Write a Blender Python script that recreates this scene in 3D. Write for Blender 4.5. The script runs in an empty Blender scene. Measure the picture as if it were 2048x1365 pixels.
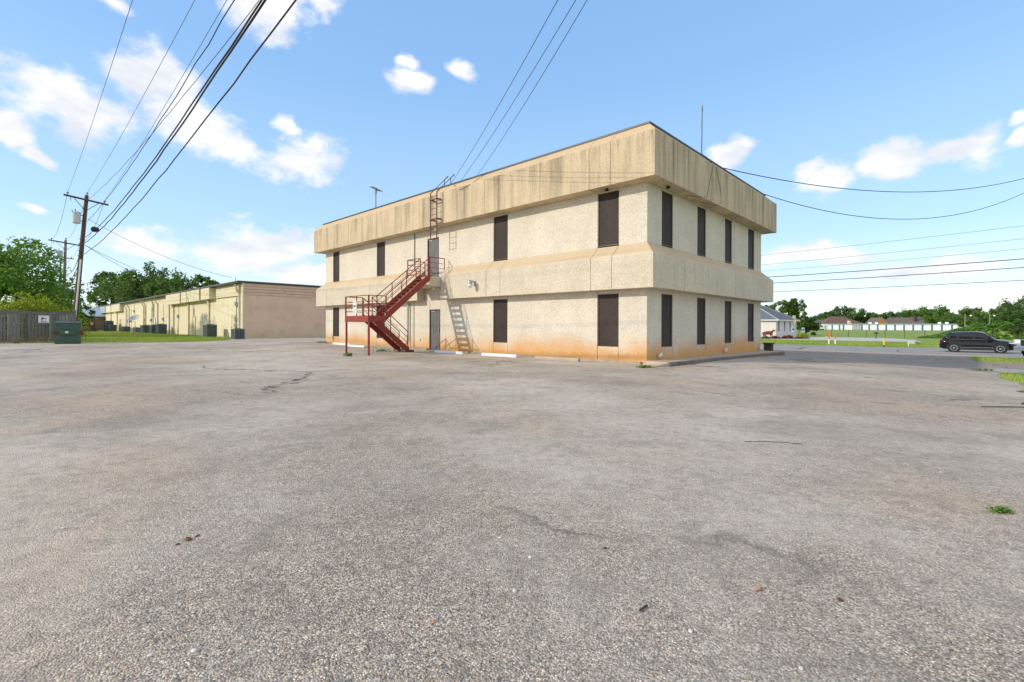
import bpy, bmesh, math, random
import numpy as np
from mathutils import Vector, Matrix
R = random.Random(7)
NR = np.random.default_rng(11)
S = bpy.context.scene
C = S.collection

# ------------------------------------------------------------------ camera, sky, sun, exposure
F, Y0, ROLL, CAMZ = 967.0, 652.8, 0.0039, 1.35          # photograph: focal length and horizon in pixels (2048 wide)
cam = bpy.data.cameras.new('camera'); camo = bpy.data.objects.new('camera', cam); C.objects.link(camo)
cam.sensor_width = 36; cam.lens = F / 2048 * 36; cam.shift_y = -(682.5 - Y0) / 2048
cam.clip_start = 0.05; cam.clip_end = 6000
camo.location = (0, 0, CAMZ); camo.rotation_euler = (math.pi / 2, -ROLL, 0)
S.camera = camo
S.view_settings.view_transform = 'Standard'; S.view_settings.look = 'None'
S.view_settings.gamma = 1; S.view_settings.use_curve_mapping = False
S.view_settings.exposure = 0.66
TH = 0.8083                                              # the street grid is turned by this against the view axis
CT, ST = math.cos(TH), math.sin(TH)
K0 = (4.82, 17.28)                                       # near corner of the office building
def ab(a, b): return (K0[0] - ST * a + CT * b, K0[1] + CT * a + ST * b)
def toab(x, y):
    x -= K0[0]; y -= K0[1]
    return (-ST * x + CT * y, CT * x + ST * y)
SUN_EL = math.radians(26.1)
_d = Vector((CT + .51 * ST, ST - .51 * CT)); _d.normalize()
SUN_D = Vector((_d.x * math.cos(SUN_EL), _d.y * math.cos(SUN_EL), -math.sin(SUN_EL)))
sun = bpy.data.lights.new('sun', 'SUN'); suno = bpy.data.objects.new('sun', sun); C.objects.link(suno)
sun.energy = 2.0; sun.angle = math.radians(0.7); sun.color = (1, .90, .74)
suno.rotation_euler = SUN_D.to_track_quat('-Z', 'Y').to_euler(); suno.location = (-20, -20, 40)

def nd(t, typ, ins=None, **kw):
    n = t.nodes.new(typ)
    for k, v in kw.items(): setattr(n, k, v)
    for k, v in (ins or {}).items():
        if isinstance(v, bpy.types.NodeSocket): t.links.new(v, n.inputs[k])
        else: n.inputs[k].default_value = v
    return n
def ramp(t, fac, stops, interp='LINEAR'):
    n = nd(t, 'ShaderNodeValToRGB', {0: fac}); e = n.color_ramp.elements; n.color_ramp.interpolation = interp
    while len(e) < len(stops): e.new(0.5)
    for el, (p, c) in zip(e, stops):
        el.position = p; el.color = (c, c, c, 1) if isinstance(c, (int, float)) else (*c, 1)
    return n.outputs[0]
def mth(t, op, a, b=0.0, c=None, clamp=False):
    n = nd(t, 'ShaderNodeMath', {0: a, 1: b}, operation=op, use_clamp=clamp)
    if c is not None: n.inputs[2].default_value = c
    return n.outputs[0]
def mix(t, f, a, b, blend='MIX'):
    n = nd(t, 'ShaderNodeMix', data_type='RGBA', blend_type=blend)
    for i, v in ((0, f), (6, a), (7, b)):
        if isinstance(v, bpy.types.NodeSocket): t.links.new(v, n.inputs[i])
        elif i == 0: n.inputs[i].default_value = v
        else: n.inputs[i].default_value = (*v, 1) if len(v) == 3 else v
    return n.outputs[2]
def noise(t, vec, scale, detail=3, rough=.55, out=0, dist=0):
    return nd(t, 'ShaderNodeTexNoise', {'Vector': vec, 'Scale': scale, 'Detail': detail, 'Roughness': rough, 'Distortion': dist}).outputs[out]
def scaled(t, vec, s):
    return nd(t, 'ShaderNodeMapping', {'Vector': vec, 'Scale': s}).outputs[0]

def pxdir(px, py):
    u = (px - 1024); v = (Y0 - py)
    x = u - 0 * v; z = v + ROLL * u; x = u - ROLL * v
    return x / F, z / F
def P(px, py, depth):
    x, z = pxdir(px, py); return Vector((x * depth, depth, CAMZ + z * depth))
def G(px, py, z=0.0):
    x, v = pxdir(px, py); d = (z - CAMZ) / v; return Vector((x * d, d, z))

W = bpy.data.worlds.new('World'); S.world = W; W.use_nodes = True; t = W.node_tree; t.nodes.clear()
sky = nd(t, 'ShaderNodeTexSky', sky_type='NISHITA', sun_disc=False, sun_elevation=SUN_EL,
         sun_rotation=math.atan2(-SUN_D.x, -SUN_D.y), altitude=300, air_density=1.0, dust_density=0.6, ozone_density=1.6)
tc = nd(t, 'ShaderNodeTexCoord').outputs['Generated']
sep = nd(t, 'ShaderNodeSeparateXYZ', {0: tc})
az = mth(t, 'ARCTAN2', sep.outputs[0], sep.outputs[1])
el = mth(t, 'ARCSINE', sep.outputs[2])
ae = nd(t, 'ShaderNodeCombineXYZ', {0: az, 1: el}).outputs[0]
wv = nd(t, 'ShaderNodeVectorMath', {0: noise(t, scaled(t, tc, (1, 1, 1.6)), 7, 3, out=1), 1: (.5, .5, .5)}, operation='SUBTRACT').outputs[0]
wv = nd(t, 'ShaderNodeVectorMath', {0: wv, 'Scale': .085}, operation='SCALE').outputs[0]
aew = nd(t, 'ShaderNodeVectorMath', {0: ae, 1: wv}, operation='ADD').outputs[0]
CLOUDS = [(95, 170, 90, 42, 0), (145, 228, 118, 52, 14), (325, 165, 88, 50, 8), (370, 235, 105, 55, 22), (435, 275, 85, 34, 20),
          (605, 330, 88, 42, -4), (578, 252, 34, 18, 20), (545, 478, 115, 34, 0), (470, 510, 90, 26, 0), (830, 157, 48, 24, 6), (812, 108, 26, 12, 0),
          (922, 130, 26, 16, 25), (540, 15, 85, 42, -12), (640, 5, 30, 22, 0), (62, 406, 36, 14, 0), (10, 272, 48, 26, 0), (50, 312, 26, 14, 0),
          (240, 30, 26, 12, 20), (285, 490, 66, 30, 6), (1452, 308, 42, 22, 0), (1655, 352, 56, 30, -5), (1625, 330, 30, 15, -20),
          (1785, 318, 62, 38, -8), (1745, 325, 34, 18, 0), (1870, 300, 60, 30, -8), (1940, 285, 52, 34, -8), (2040, 232, 24, 14, 0), (2040, 268, 26, 12, -15),
          (1610, 512, 80, 22, 0), (1700, 520, 70, 20, 0), (1850, 540, 160, 16, -4), (1960, 600, 120, 22, 0), (640, 545, 130, 22, 0)]
fld = None
for i, (x, y, rx, ry, rot) in enumerate(CLOUDS):
    dx, dz = pxdir(x, y); q = 1 + dx * dx; a0 = math.atan(dx); e0 = math.atan(dz / math.sqrt(q))
    mp = nd(t, 'ShaderNodeMapping', {'Vector': aew, 'Location': (a0, e0, 0), 'Rotation': (0, 0, math.radians(-rot)),
            'Scale': (1.3 * rx / F / q, 1.3 * ry / F / math.sqrt(q), 1)}, vector_type='TEXTURE')
    f = mth(t, 'SUBTRACT', 1.0, nd(t, 'ShaderNodeVectorMath', {0: mp.outputs[0]}, operation='LENGTH').outputs['Value'])
    fld = f if fld is None else mth(t, 'SMOOTH_MAX', fld, f, .25)
# unseen sky: denser cloud added to whiten and lift the fill light
side = mth(t, 'MAXIMUM', mth(t, 'MULTIPLY', mth(t, 'SUBTRACT', mth(t, 'ABSOLUTE', az), .95), 3.0, clamp=True), mth(t, 'MULTIPLY', mth(t, 'SUBTRACT', el, .66), 6.0, clamp=True))
oth = mth(t, 'SUBTRACT', mth(t, 'MULTIPLY', noise(t, scaled(t, tc, (2.2, 2.2, 4.0)), 1.6, 4), side), .44)
fld = mth(t, 'MAXIMUM', fld, mth(t, 'MULTIPLY', oth, 6.0))
nz = noise(t, scaled(t, tc, (1, 1, 1.5)), 11, 7, .62)
dens = mth(t, 'ADD', fld, mth(t, 'MULTIPLY', mth(t, 'SUBTRACT', nz, .5), 1.55))
dens = mth(t, 'ADD', dens, mth(t, 'MULTIPLY', mth(t, 'SUBTRACT', noise(t, scaled(t, tc, (1, 1, 1.4)), 30, 5, .6), .5), .9))
alpha = nd(t, 'ShaderNodeMapRange', {0: dens, 1: -.04, 2: .62, 3: 0.0, 4: .96}, interpolation_type='SMOOTHSTEP').outputs[0]
cn = noise(t, scaled(t, tc, (1, 1, 2.5)), 9, 4)
ccol = mix(t, nd(t, 'ShaderNodeMapRange', {0: cn, 1: .36, 2: .58, 3: 0.0, 4: 1.0}).outputs[0], (3.55, 3.68, 3.98), (4.6, 4.56, 4.52))
skyc = mix(t, 1.0, sky.outputs[0], (1.12, 1.25, 1.3), 'MULTIPLY')
grad = ramp(t, el, [(0, (.74, .79, .85)), (.05, (.69, .765, .845)), (.17, (.43, .635, .838)), (.35, (.325, .54, .83)), (.46, (.26, .47, .80)), (.62, (.235, .445, .79)), (1.0, (.20, .40, .74))])
grad = mix(t, 1.0, grad, (5.0, 5.0, 5.0, 1), 'MULTIPLY')  # fixed sky colours by elevation, brightened to raise skylight against the sun
skyc = mix(t, .8, skyc, grad)
fin = mix(t, alpha, skyc, ccol)
nd(t, 'ShaderNodeOutputWorld', {0: nd(t, 'ShaderNodeBackground', {0: fin, 1: .15}).outputs[0]})

# ------------------------------------------------------------------ terrain
def sm(x):
    x = np.clip(x, 0, 1); return x * x * (3 - 2 * x)
def terr(x, y):
    x = np.asarray(x, float) - K0[0]; y = np.asarray(y, float) - K0[1]
    a = -ST * x + CT * y; b = CT * x + ST * y
    z = .15 * sm((a - 12) / 16) * (1 - sm((b - 5) / 30))
    bb = b + 1.2 * np.maximum(0, -a - 1)
    z = z - .65 * sm(bb / 31) ** 1.5 * sm((b + 14) / 14) + .70 * sm((b - 50) / 240)
    return z
def tz(x, y): return float(terr(x, y))

# ------------------------------------------------------------------ mesh helpers
def link(o, parent=None):
    C.objects.link(o); o.parent = parent; return o
def tag(o, label=None, cat=None, group=None, kind=None):
    for k, v in (('label', label), ('category', cat), ('group', group), ('kind', kind)):
        if v: o[k] = v
    return o
def thing(name, label, cat, loc=(0, 0, 0), rz=0, group=None):
    o = bpy.data.objects.new(name, None); link(o); o.location = loc; o.rotation_euler = (0, 0, rz); o.empty_display_size = .1
    return tag(o, label, cat, group)
class MB:
    def __init__(s): s.v = []; s.f = []; s.smooth = False
    def add(s, v, f):
        n = len(s.v); s.v += [tuple(p) for p in v]; s.f += [tuple(i + n for i in q) for q in f]; return s
    def box(s, x0, x1, y0, y1, z0, z1):
        return s.add([(x0, y0, z0), (x1, y0, z0), (x1, y1, z0), (x0, y1, z0), (x0, y0, z1), (x1, y0, z1), (x1, y1, z1), (x0, y1, z1)],
                     [(3, 2, 1, 0), (4, 5, 6, 7), (0, 1, 5, 4), (1, 2, 6, 5), (2, 3, 7, 6), (3, 0, 4, 7)])
    def bbox(s, x0, x1, y0, y1, z0, z1, c=.01):           # box with chamfered vertical edges and top
        p = [(x0 + c, y0), (x1 - c, y0), (x1, y0 + c), (x1, y1 - c), (x1 - c, y1), (x0 + c, y1), (x0, y1 - c), (x0, y0 + c)]
        mx, my = (x0 + x1) / 2, (y0 + y1) / 2
        q = [(mx + (x - mx) * (1 - c / max(.01, abs(x1 - x0))), my + (y - my) * (1 - c / max(.01, abs(y1 - y0)))) for x, y in p]
        return s.loft([[(x, y, z0) for x, y in p], [(x, y, z1 - c) for x, y in p], [(x, y, z1) for x, y in q]])
    def loft(s, rings, caps=True, closed=True):
        n = len(rings[0]); v = [p for r in rings for p in r]; f = []
        for i in range(len(rings) - 1):
            for j in range(n if closed else n - 1):
                k = (j + 1) % n; f.append((i * n + j, i * n + k, (i + 1) * n + k, (i + 1) * n + j))
        if caps: f.append(tuple(range(n))[::-1]); f.append(tuple((len(rings) - 1) * n + j for j in range(n)))
        return s.add(v, f)
    def tube(s, p, q, r, r2=None, n=6, caps=True):
        p = Vector(p); q = Vector(q); d = (q - p)
        if d.length < 1e-6: return s
        d.normalize(); u = d.cross(Vector((0, 0, 1)) if abs(d.z) < .95 else Vector((1, 0, 0))); u.normalize(); w = d.cross(u)
        r2 = r if r2 is None else r2
        ring = lambda c, rr: [c + (u * math.cos(2 * math.pi * k / n) + w * math.sin(2 * math.pi * k / n)) * rr for k in range(n)]
        return s.loft([ring(p, r), ring(q, r2)], caps)
    def path(s, pts, r, n=5):
        pts = [Vector(p) for p in pts]; rings = []
        for i, p in enumerate(pts):
            d = (pts[min(i + 1, len(pts) - 1)] - pts[max(i - 1, 0)]); d.normalize()
            u = d.cross(Vector((0, 0, 1)) if abs(d.z) < .95 else Vector((1, 0, 0))); u.normalize(); w = d.cross(u)
            rr = r[i] if isinstance(r, (list, tuple)) else r
            rings.append([p + (u * math.cos(2 * math.pi * k / n) + w * math.sin(2 * math.pi * k / n)) * rr for k in range(n)])
        return s.loft(rings)
    def lathe(s, prof, c=(0, 0, 0), n=16, axis='z'):
        rings = []
        for r, h in prof:
            ring = []
            for k in range(n):
                a = 2 * math.pi * k / n; x, y = r * math.cos(a), r * math.sin(a)
                ring.append((c[0] + x, c[1] + y, c[2] + h) if axis == 'z' else (c[0] + x, c[1] + h, c[2] + y) if axis == 'y' else (c[0] + h, c[1] + x, c[2] + y))
            rings.append(ring)
        return s.loft(rings)
    def prism(s, poly, f0, f1):
        """poly of 2-D points, f0/f1 map a point to 3-D"""
        return s.loft([[f0(p) for p in poly], [f1(p) for p in poly]])
    def mesh(s, name, mat):
        me = bpy.data.meshes.new(name); me.from_pydata(s.v, [], s.f)
        bm = bmesh.new(); bm.from_mesh(me); bmesh.ops.recalc_face_normals(bm, faces=bm.faces); bm.to_mesh(me); bm.free()
        if mat: me.materials.append(mat)
        if s.smooth:
            for p in me.polygons: p.use_smooth = True
        return me
    def build(s, name, mat, parent=None, off=None, loc=None, rz=None, smooth=False):
        s.smooth = smooth
        if off: s.v = [(x - off[0], y - off[1], z - off[2]) for x, y, z in s.v]
        o = bpy.data.objects.new(name, s.mesh(name, mat)); link(o, parent)
        if loc: o.location = loc
        if rz is not None: o.rotation_euler = (0, 0, rz)
        return o
def dup(root, loc, rz=None, label=None, group=None):
    def cp(o, par):
        c = o.copy(); C.objects.link(c); c.parent = par
        for ch in o.children: cp(ch, c)
        return c
    r = cp(root, None); r.location = loc
    if rz is not None: r.rotation_euler[2] = rz
    return tag(r, label, None, group)
def raw(name, v, f4, mat, parent=None, attr=None, tri=False):
    """fast mesh from numpy quads or triangles, with an optional per-face value"""
    k = 3 if tri else 4
    me = bpy.data.meshes.new(name); n = len(f4)
    me.vertices.add(len(v)); me.vertices.foreach_set('co', np.asarray(v, np.float32).ravel())
    me.loops.add(n * k); me.loops.foreach_set('vertex_index', np.asarray(f4, np.int32).ravel())
    me.polygons.add(n); me.polygons.foreach_set('loop_start', np.arange(0, n * k, k, dtype=np.int32))
    if attr is not None:
        at = me.attributes.new('tone', 'FLOAT', 'FACE'); at.data.foreach_set('value', np.asarray(attr, np.float32))
    me.update(calc_edges=True); me.materials.append(mat)
    return link(bpy.data.objects.new(name, me), parent)

# ------------------------------------------------------------------ materials
def base(name):
    m = bpy.data.materials.new(name); m.use_nodes = True; t = m.node_tree
    b = t.nodes['Principled BSDF']; oc = nd(t, 'ShaderNodeTexCoord').outputs['Object']
    return m, t, b, oc
def M(name, col, rough=.75, var=.12, sc=6, bump=0.0, bsc=60, metal=0, col2=None, spec=.4, cover=(.5, .7)):
    m, t, b, oc = base(name)
    n = noise(t, oc, sc, 5)
    c = mix(t, nd(t, 'ShaderNodeMapRange', {0: n, 1: .3, 2: .7}).outputs[0], tuple(x * (1 - var) for x in col), tuple(min(1, x * (1 + var)) for x in col))
    if col2:
        n2 = noise(t, oc, sc * 1.7, 6, .65)
        c = mix(t, nd(t, 'ShaderNodeMapRange', {0: n2, 1: cover[0], 2: cover[1]}).outputs[0], c, col2)
    t.links.new(c, b.inputs['Base Color'])
    b.inputs['Roughness'].default_value = rough; b.inputs['Metallic'].default_value = metal; b.inputs['Specular IOR Level'].default_value = spec
    if bump:
        bn = nd(t, 'ShaderNodeBump', {'Height': noise(t, oc, bsc, 3), 'Strength': bump, 'Distance': .01}).outputs[0]; t.links.new(bn, b.inputs['Normal'])
    return m
def aggregate(name, col, streak=0, rust=False, speck=1.0, ledge=None):
    """cast panels with exposed pebbles; rain streaks and splashed red soil where asked"""
    m, t, b, oc = base(name)
    v = nd(t, 'ShaderNodeTexVoronoi', {'Vector': oc, 'Scale': 30.0, 'Randomness': 1.0})
    fine = nd(t, 'ShaderNodeSeparateColor', {0: v.outputs['Color']}).outputs[0]
    mid = noise(t, oc, 14, 3, .7); big = noise(t, oc, .9, 4)
    c = mix(t, nd(t, 'ShaderNodeMapRange', {0: big, 1: .3, 2: .7}).outputs[0], tuple(x * .90 for x in col), tuple(min(1, x * 1.07) for x in col))
    c = mix(t, mth(t, 'MULTIPLY', ramp(t, fine, [(0, 1), (.28, 0), (1, 0)]), .55 * speck), c, tuple(x * .52 for x in col))
    c = mix(t, mth(t, 'MULTIPLY', ramp(t, fine, [(0, 0), (.72, 0), (.9, 1)]), .5 * speck), c, tuple(min(1, x * 1.3 + .03) for x in col))
    c = mix(t, mth(t, 'MULTIPLY', ramp(t, mid, [(.48, 0), (.72, 1)]), .28 * speck), c, tuple(x * .68 for x in col))
    if streak:
        sx = scaled(t, oc, (1.5, 1.5, .13)); s1 = noise(t, sx, 1.5, 6, .68)
        sx2 = scaled(t, oc, (6, 6, .22)); s2 = noise(t, sx2, 1.6, 5, .6)
        f = mth(t, 'MULTIPLY', ramp(t, s1, [(.44, 0), (.68, 1)]), mth(t, 'ADD', mth(t, 'MULTIPLY', s2, 1.4), .1), clamp=True)
        z = nd(t, 'ShaderNodeSeparateXYZ', {0: oc}).outputs[2]
        top = nd(t, 'ShaderNodeMapRange', {0: z, 1: 6.2, 2: 8.0, 3: .5, 4: 1.0}).outputs[0]
        top = mth(t, 'MULTIPLY', top, nd(t, 'ShaderNodeMapRange', {0: z, 1: 8.08, 2: 8.12, 3: 1.0, 4: .12}).outputs[0])
        f = mth(t, 'MULTIPLY', mth(t, 'MULTIPLY', f, top), streak, clamp=True)
        c = mix(t, f, c, (.13, .108, .08))
    if ledge:                                             # tan dust settled on the sloping ledge above height ledge
        z = nd(t, 'ShaderNodeSeparateXYZ', {0: oc}).outputs[2]
        f = nd(t, 'ShaderNodeMapRange', {0: mth(t, 'ADD', z, mth(t, 'MULTIPLY', mth(t, 'SUBTRACT', noise(t, oc, 2.5, 4), .5), .10)), 1: ledge - .03, 2: ledge + .04, 3: 0.0, 4: .62}).outputs[0]
        c = mix(t, f, c, (.62, .435, .25))
    if rust:
        z = nd(t, 'ShaderNodeSeparateXYZ', {0: oc}).outputs[2]
        zz = mth(t, 'ADD', z, mth(t, 'MULTIPLY', mth(t, 'SUBTRACT', noise(t, oc, .7, 4, .6), .5), 1.3))
        f = nd(t, 'ShaderNodeMapRange', {0: zz, 1: .05, 2: 1.2, 3: rust, 4: 0.0}, interpolation_type='SMOOTHSTEP').outputs[0]
        f = mth(t, 'MULTIPLY', f, mth(t, 'ADD', .55, mth(t, 'MULTIPLY', noise(t, oc, 9, 5, .7), .8)), clamp=True)
        c = mix(t, f, c, (.66, .34, .11))
    t.links.new(c, b.inputs['Base Color']); b.inputs['Roughness'].default_value = .93; b.inputs['Specular IOR Level'].default_value = .2
    h = mth(t, 'ADD', v.outputs['Distance'], mth(t, 'MULTIPLY', mid, .8))
    t.links.new(nd(t, 'ShaderNodeBump', {'Height': h, 'Strength': .55, 'Distance': .02}).outputs[0], b.inputs['Normal'])
    return m
def leafmat(name, c1, c2, trans=.35):
    m, t, b, oc = base(name)
    a = nd(t, 'ShaderNodeAttribute', attribute_name='tone').outputs['Fac']
    c = mix(t, a, c1, c2)
    t.links.new(c, b.inputs['Base Color']); b.inputs['Roughness'].default_value = .55; b.inputs['Specular IOR Level'].default_value = .25
    tr = nd(t, 'ShaderNodeBsdfTranslucent', {0: mix(t, .35, c, (c2[0] * 1.5, c2[1] * 1.4, c2[2] * .7))})
    ms = nd(t, 'ShaderNodeMixShader', {0: trans, 1: b.outputs[0], 2: tr.outputs[0]})
    t.links.new(ms.outputs[0], t.nodes['Material Output'].inputs[0]); return m
def screenmat():
    m, t, b, oc = base('woven_window_screen')
    n1 = noise(t, scaled(t, oc, (8, 8, 60)), 1.5, 3, .7); n2 = noise(t, scaled(t, oc, (60, 60, 5)), 1.5, 3, .7)
    f = mth(t, 'ADD', mth(t, 'MULTIPLY', n1, .5), mth(t, 'MULTIPLY', n2, .5))
    c = mix(t, ramp(t, f, [(.40, 0), (.58, 1)]), (.014, .010, .0095), (.060, .043, .038))
    c = mix(t, ramp(t, noise(t, scaled(t, oc, (1, 1, .6)), 1.1, 3), [(.4, 0), (.65, .5)]), c, (.075, .045, .04))
    t.links.new(c, b.inputs['Base Color']); b.inputs['Roughness'].default_value = .62; b.inputs['Specular IOR Level'].default_value = .22
    return m
def asphaltmat():
    m, t, b, oc = base('chip_seal_asphalt')
    v = nd(t, 'ShaderNodeTexVoronoi', {'Vector': oc, 'Scale': 125.0, 'Randomness': 1.0}, voronoi_dimensions='3D')
    sp = nd(t, 'ShaderNodeSeparateColor', {0: v.outputs['Color']})
    v2 = nd(t, 'ShaderNodeTexVoronoi', {'Vector': oc, 'Scale': 52.0, 'Randomness': 1.0})
    sp2 = nd(t, 'ShaderNodeSeparateColor', {0: v2.outputs['Color']})
    stone = ramp(t, sp.outputs[0], [(0, (.075, .072, .072)), (.18, (.19, .178, .17)), (.5, (.375, .345, .31)), (.8, (.49, .45, .40)), (.93, (.64, .595, .54)), (1, (.84, .80, .74))])
    warm = mix(t, mth(t, 'MULTIPLY', ramp(t, sp.outputs[1], [(.72, 0), (.9, 1)]), .6), stone, (.34, .22, .12))
    c = mix(t, mth(t, 'MULTIPLY', ramp(t, sp2.outputs[0], [(0, 1), (.20, 0), (1, 0)]), .5), warm, (.12, .118, .122))
    c = mix(t, ramp(t, sp2.outputs[1], [(.90, 0), (.97, .55)]), c, (.66, .62, .56))
    c = mix(t, ramp(t, v.outputs['Distance'], [(.42, 0), (.8, .7)]), c, (.10, .093, .085))
    # broad wear: pale worn film, dark oily patches, red soil washed into hollows
    l1 = noise(t, oc, .16, 6, .6); l2 = noise(t, scaled(t, oc, (1, 1.5, 1)), .33, 6, .62, dist=.6); l3 = noise(t, scaled(t, oc, (1.2, .7, 1)), .27, 5, .6, dist=.4)
    l4 = noise(t, oc, 2.3, 5, .65)
    c = mix(t, mth(t, 'MULTIPLY', ramp(t, mth(t, 'ADD', l1, mth(t, 'MULTIPLY', mth(t, 'SUBTRACT', l4, .5), .16)), [(.42, 0), (.58, 1)]), .6), c, (.52, .495, .47))
    c = mix(t, mth(t, 'MULTIPLY', ramp(t, mth(t, 'ADD', l2, mth(t, 'MULTIPLY', mth(t, 'SUBTRACT', l4, .5), .22)), [(.52, 0), (.68, 1)]), .58), c, (.185, .175, .168))
    pe = ramp(t, l3, [(.52, 0), (.66, 1)])
    c = mix(t, mth(t, 'MULTIPLY', mth(t, 'MULTIPLY', pe, l4), .75), c, (.50, .375, .265))
    # darker apron asphalt toward the street; building's shadow there deepened in the colour
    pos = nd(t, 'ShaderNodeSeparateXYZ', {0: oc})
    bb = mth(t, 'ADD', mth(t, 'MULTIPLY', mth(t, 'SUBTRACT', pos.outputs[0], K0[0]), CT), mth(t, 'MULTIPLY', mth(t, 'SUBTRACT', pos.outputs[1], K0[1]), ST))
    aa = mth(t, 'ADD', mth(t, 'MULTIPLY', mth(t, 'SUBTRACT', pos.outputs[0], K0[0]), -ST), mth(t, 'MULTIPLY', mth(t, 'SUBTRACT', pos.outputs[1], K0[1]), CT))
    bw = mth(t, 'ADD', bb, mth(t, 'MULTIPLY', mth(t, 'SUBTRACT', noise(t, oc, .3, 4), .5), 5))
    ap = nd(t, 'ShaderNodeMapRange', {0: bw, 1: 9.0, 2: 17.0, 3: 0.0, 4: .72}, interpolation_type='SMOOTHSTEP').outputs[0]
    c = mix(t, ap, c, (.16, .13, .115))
    # hand-sized mottling of the worn surface: stone-rich, bare and tarry spots
    l5 = noise(t, oc, 6.5, 4, .75); l6 = noise(t, scaled(t, oc, (1, 1.3, 1)), 19, 3, .75); l7 = noise(t, oc, 1.1, 6, .7, dist=.5)
    c = mix(t, mth(t, 'MULTIPLY', ramp(t, l5, [(.46, 0), (.66, 1)]), .45), c, (.16, .15, .142))
    c = mix(t, mth(t, 'MULTIPLY', ramp(t, l6, [(.50, 0), (.70, 1)]), .40), c, (.50, .47, .43))
    c = mix(t, mth(t, 'MULTIPLY', ramp(t, l7, [(.53, 0), (.66, 1)]), .44), c, (.17, .155, .142))
    c = mix(t, mth(t, 'MULTIPLY', ramp(t, l7, [(.30, 1), (.43, 0)]), .30), c, (.50, .475, .445))
    c = mix(t, 1.0, c, (1.43, 1.315, 1.18), 'MULTIPLY')
    # hairline cracks
    cv = nd(t, 'ShaderNodeTexVoronoi', {'Vector': nd(t, 'ShaderNodeVectorMath', {0: oc, 1: nd(t, 'ShaderNodeVectorMath', {0: noise(t, oc, .8, 5, .7, out=1), 'Scale': 1.6}, operation='SCALE').outputs[0]}, operation='ADD').outputs[0],
            'Scale': .16}, feature='DISTANCE_TO_EDGE').outputs['Distance']
    ck = mth(t, 'MULTIPLY', ramp(t, cv, [(0, 1), (.004, .8), (.009, 0)]), ramp(t, noise(t, oc, .21, 3), [(.49, 0), (.57, .9)]))
    c = mix(t, ck, c, (.045, .042, .04))
    t.links.new(c, b.inputs['Base Color']); b.inputs['Roughness'].default_value = .9; b.inputs['Specular IOR Level'].default_value = .25
    h = mth(t, 'ADD', mth(t, 'MULTIPLY', v.outputs['Distance'], -1.0), mth(t, 'ADD', mth(t, 'MULTIPLY', v2.outputs['Distance'], -.6), mth(t, 'MULTIPLY', l4, .25)))
    t.links.new(nd(t, 'ShaderNodeBump', {'Height': h, 'Strength': .75, 'Distance': .012}).outputs[0], b.inputs['Normal'])
    return m
def grassground():
    m, t, b, oc = base('lawn_soil')
    n1 = noise(t, oc, .12, 5, .6); n2 = noise(t, oc, 3.5, 6, .7); n3 = noise(t, oc, 40, 2, .7)
    c = mix(t, ramp(t, n1, [(.35, 0), (.65, 1)]), (.19, .29, .05), (.33, .385, .09))
    c = mix(t, mth(t, 'MULTIPLY', ramp(t, n2, [(.42, 0), (.68, 1)]), .5), c, (.36, .36, .14))
    c = mix(t, mth(t, 'MULTIPLY', ramp(t, n3, [(.4, 0), (.65, 1)]), .5), c, (.12, .19, .035))
    t.links.new(c, b.inputs['Base Color']); b.inputs['Roughness'].default_value = .9; b.inputs['Specular IOR Level'].default_value = .15
    t.links.new(nd(t, 'ShaderNodeBump', {'Height': mth(t, 'ADD', n2, n3), 'Strength': .5, 'Distance': .05}).outputs[0], b.inputs['Normal'])
    return m
def shingle(name, c1, c2, w=.33, h=.14):
    m, t, b, oc = base(name)
    gm = nd(t, 'ShaderNodeTexCoord').outputs['UV']
    n = noise(t, scaled(t, oc, (3, 3, 7)), 2.2, 3, .6); n2 = noise(t, oc, .7, 4)
    c = mix(t, ramp(t, n, [(.35, 0), (.65, 1)]), c1, c2); c = mix(t, mth(t, 'MULTIPLY', n2, .4), c, tuple(x * .6 for x in c1))
    t.links.new(c, b.inputs['Base Color']); b.inputs['Roughness'].default_value = .9
    return m
def woodmat(name, c1, c2, low=None):
    m, t, b, oc = base(name)
    rn = nd(t, 'ShaderNodeObjectInfo').outputs['Random']
    off = nd(t, 'ShaderNodeVectorMath', {0: oc, 1: nd(t, 'ShaderNodeCombineXYZ', {0: mth(t, 'MULTIPLY', rn, 37.0), 1: mth(t, 'MULTIPLY', rn, 11.0)}).outputs[0]}, operation='ADD').outputs[0]
    g = noise(t, scaled(t, off, (26, 26, 1.1)), 1, 5, .65, dist=.3)
    c = mix(t, ramp(t, g, [(.3, 0), (.7, 1)]), c1, c2)
    c = mix(t, mth(t, 'MULTIPLY', rn, .8), c, tuple(x * .42 for x in c1))
    if low:
        z = nd(t, 'ShaderNodeSeparateXYZ', {0: oc}).outputs[2]
        zz = mth(t, 'ADD', z, mth(t, 'MULTIPLY', noise(t, off, 3, 3), -.5))
        c = mix(t, nd(t, 'ShaderNodeMapRange', {0: zz, 1: -.2, 2: .45, 3: .6, 4: 0.0}).outputs[0], c, low)
    t.links.new(c, b.inputs['Base Color']); b.inputs['Roughness'].default_value = .85
    t.links.new(nd(t, 'ShaderNodeBump', {'Height': g, 'Strength': .4, 'Distance': .01}).outputs[0], b.inputs['Normal'])
    return m
def glassmat(name, col=(.02, .025, .03), rough=.06):
    m, t, b, oc = base(name); b.inputs['Base Color'].default_value = (*col, 1); b.inputs['Roughness'].default_value = rough; b.inputs['Specular IOR Level'].default_value = .8; return m
def carpaint(name, col, fl=0):
    m, t, b, oc = base(name); b.inputs['Base Color'].default_value = (*col, 1); b.inputs['Roughness'].default_value = .22; b.inputs['Specular IOR Level'].default_value = .15; b.inputs['Metallic'].default_value = fl
    b.inputs['Coat Weight'].default_value = 1; b.inputs['Coat Roughness'].default_value = .04; return m

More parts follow.
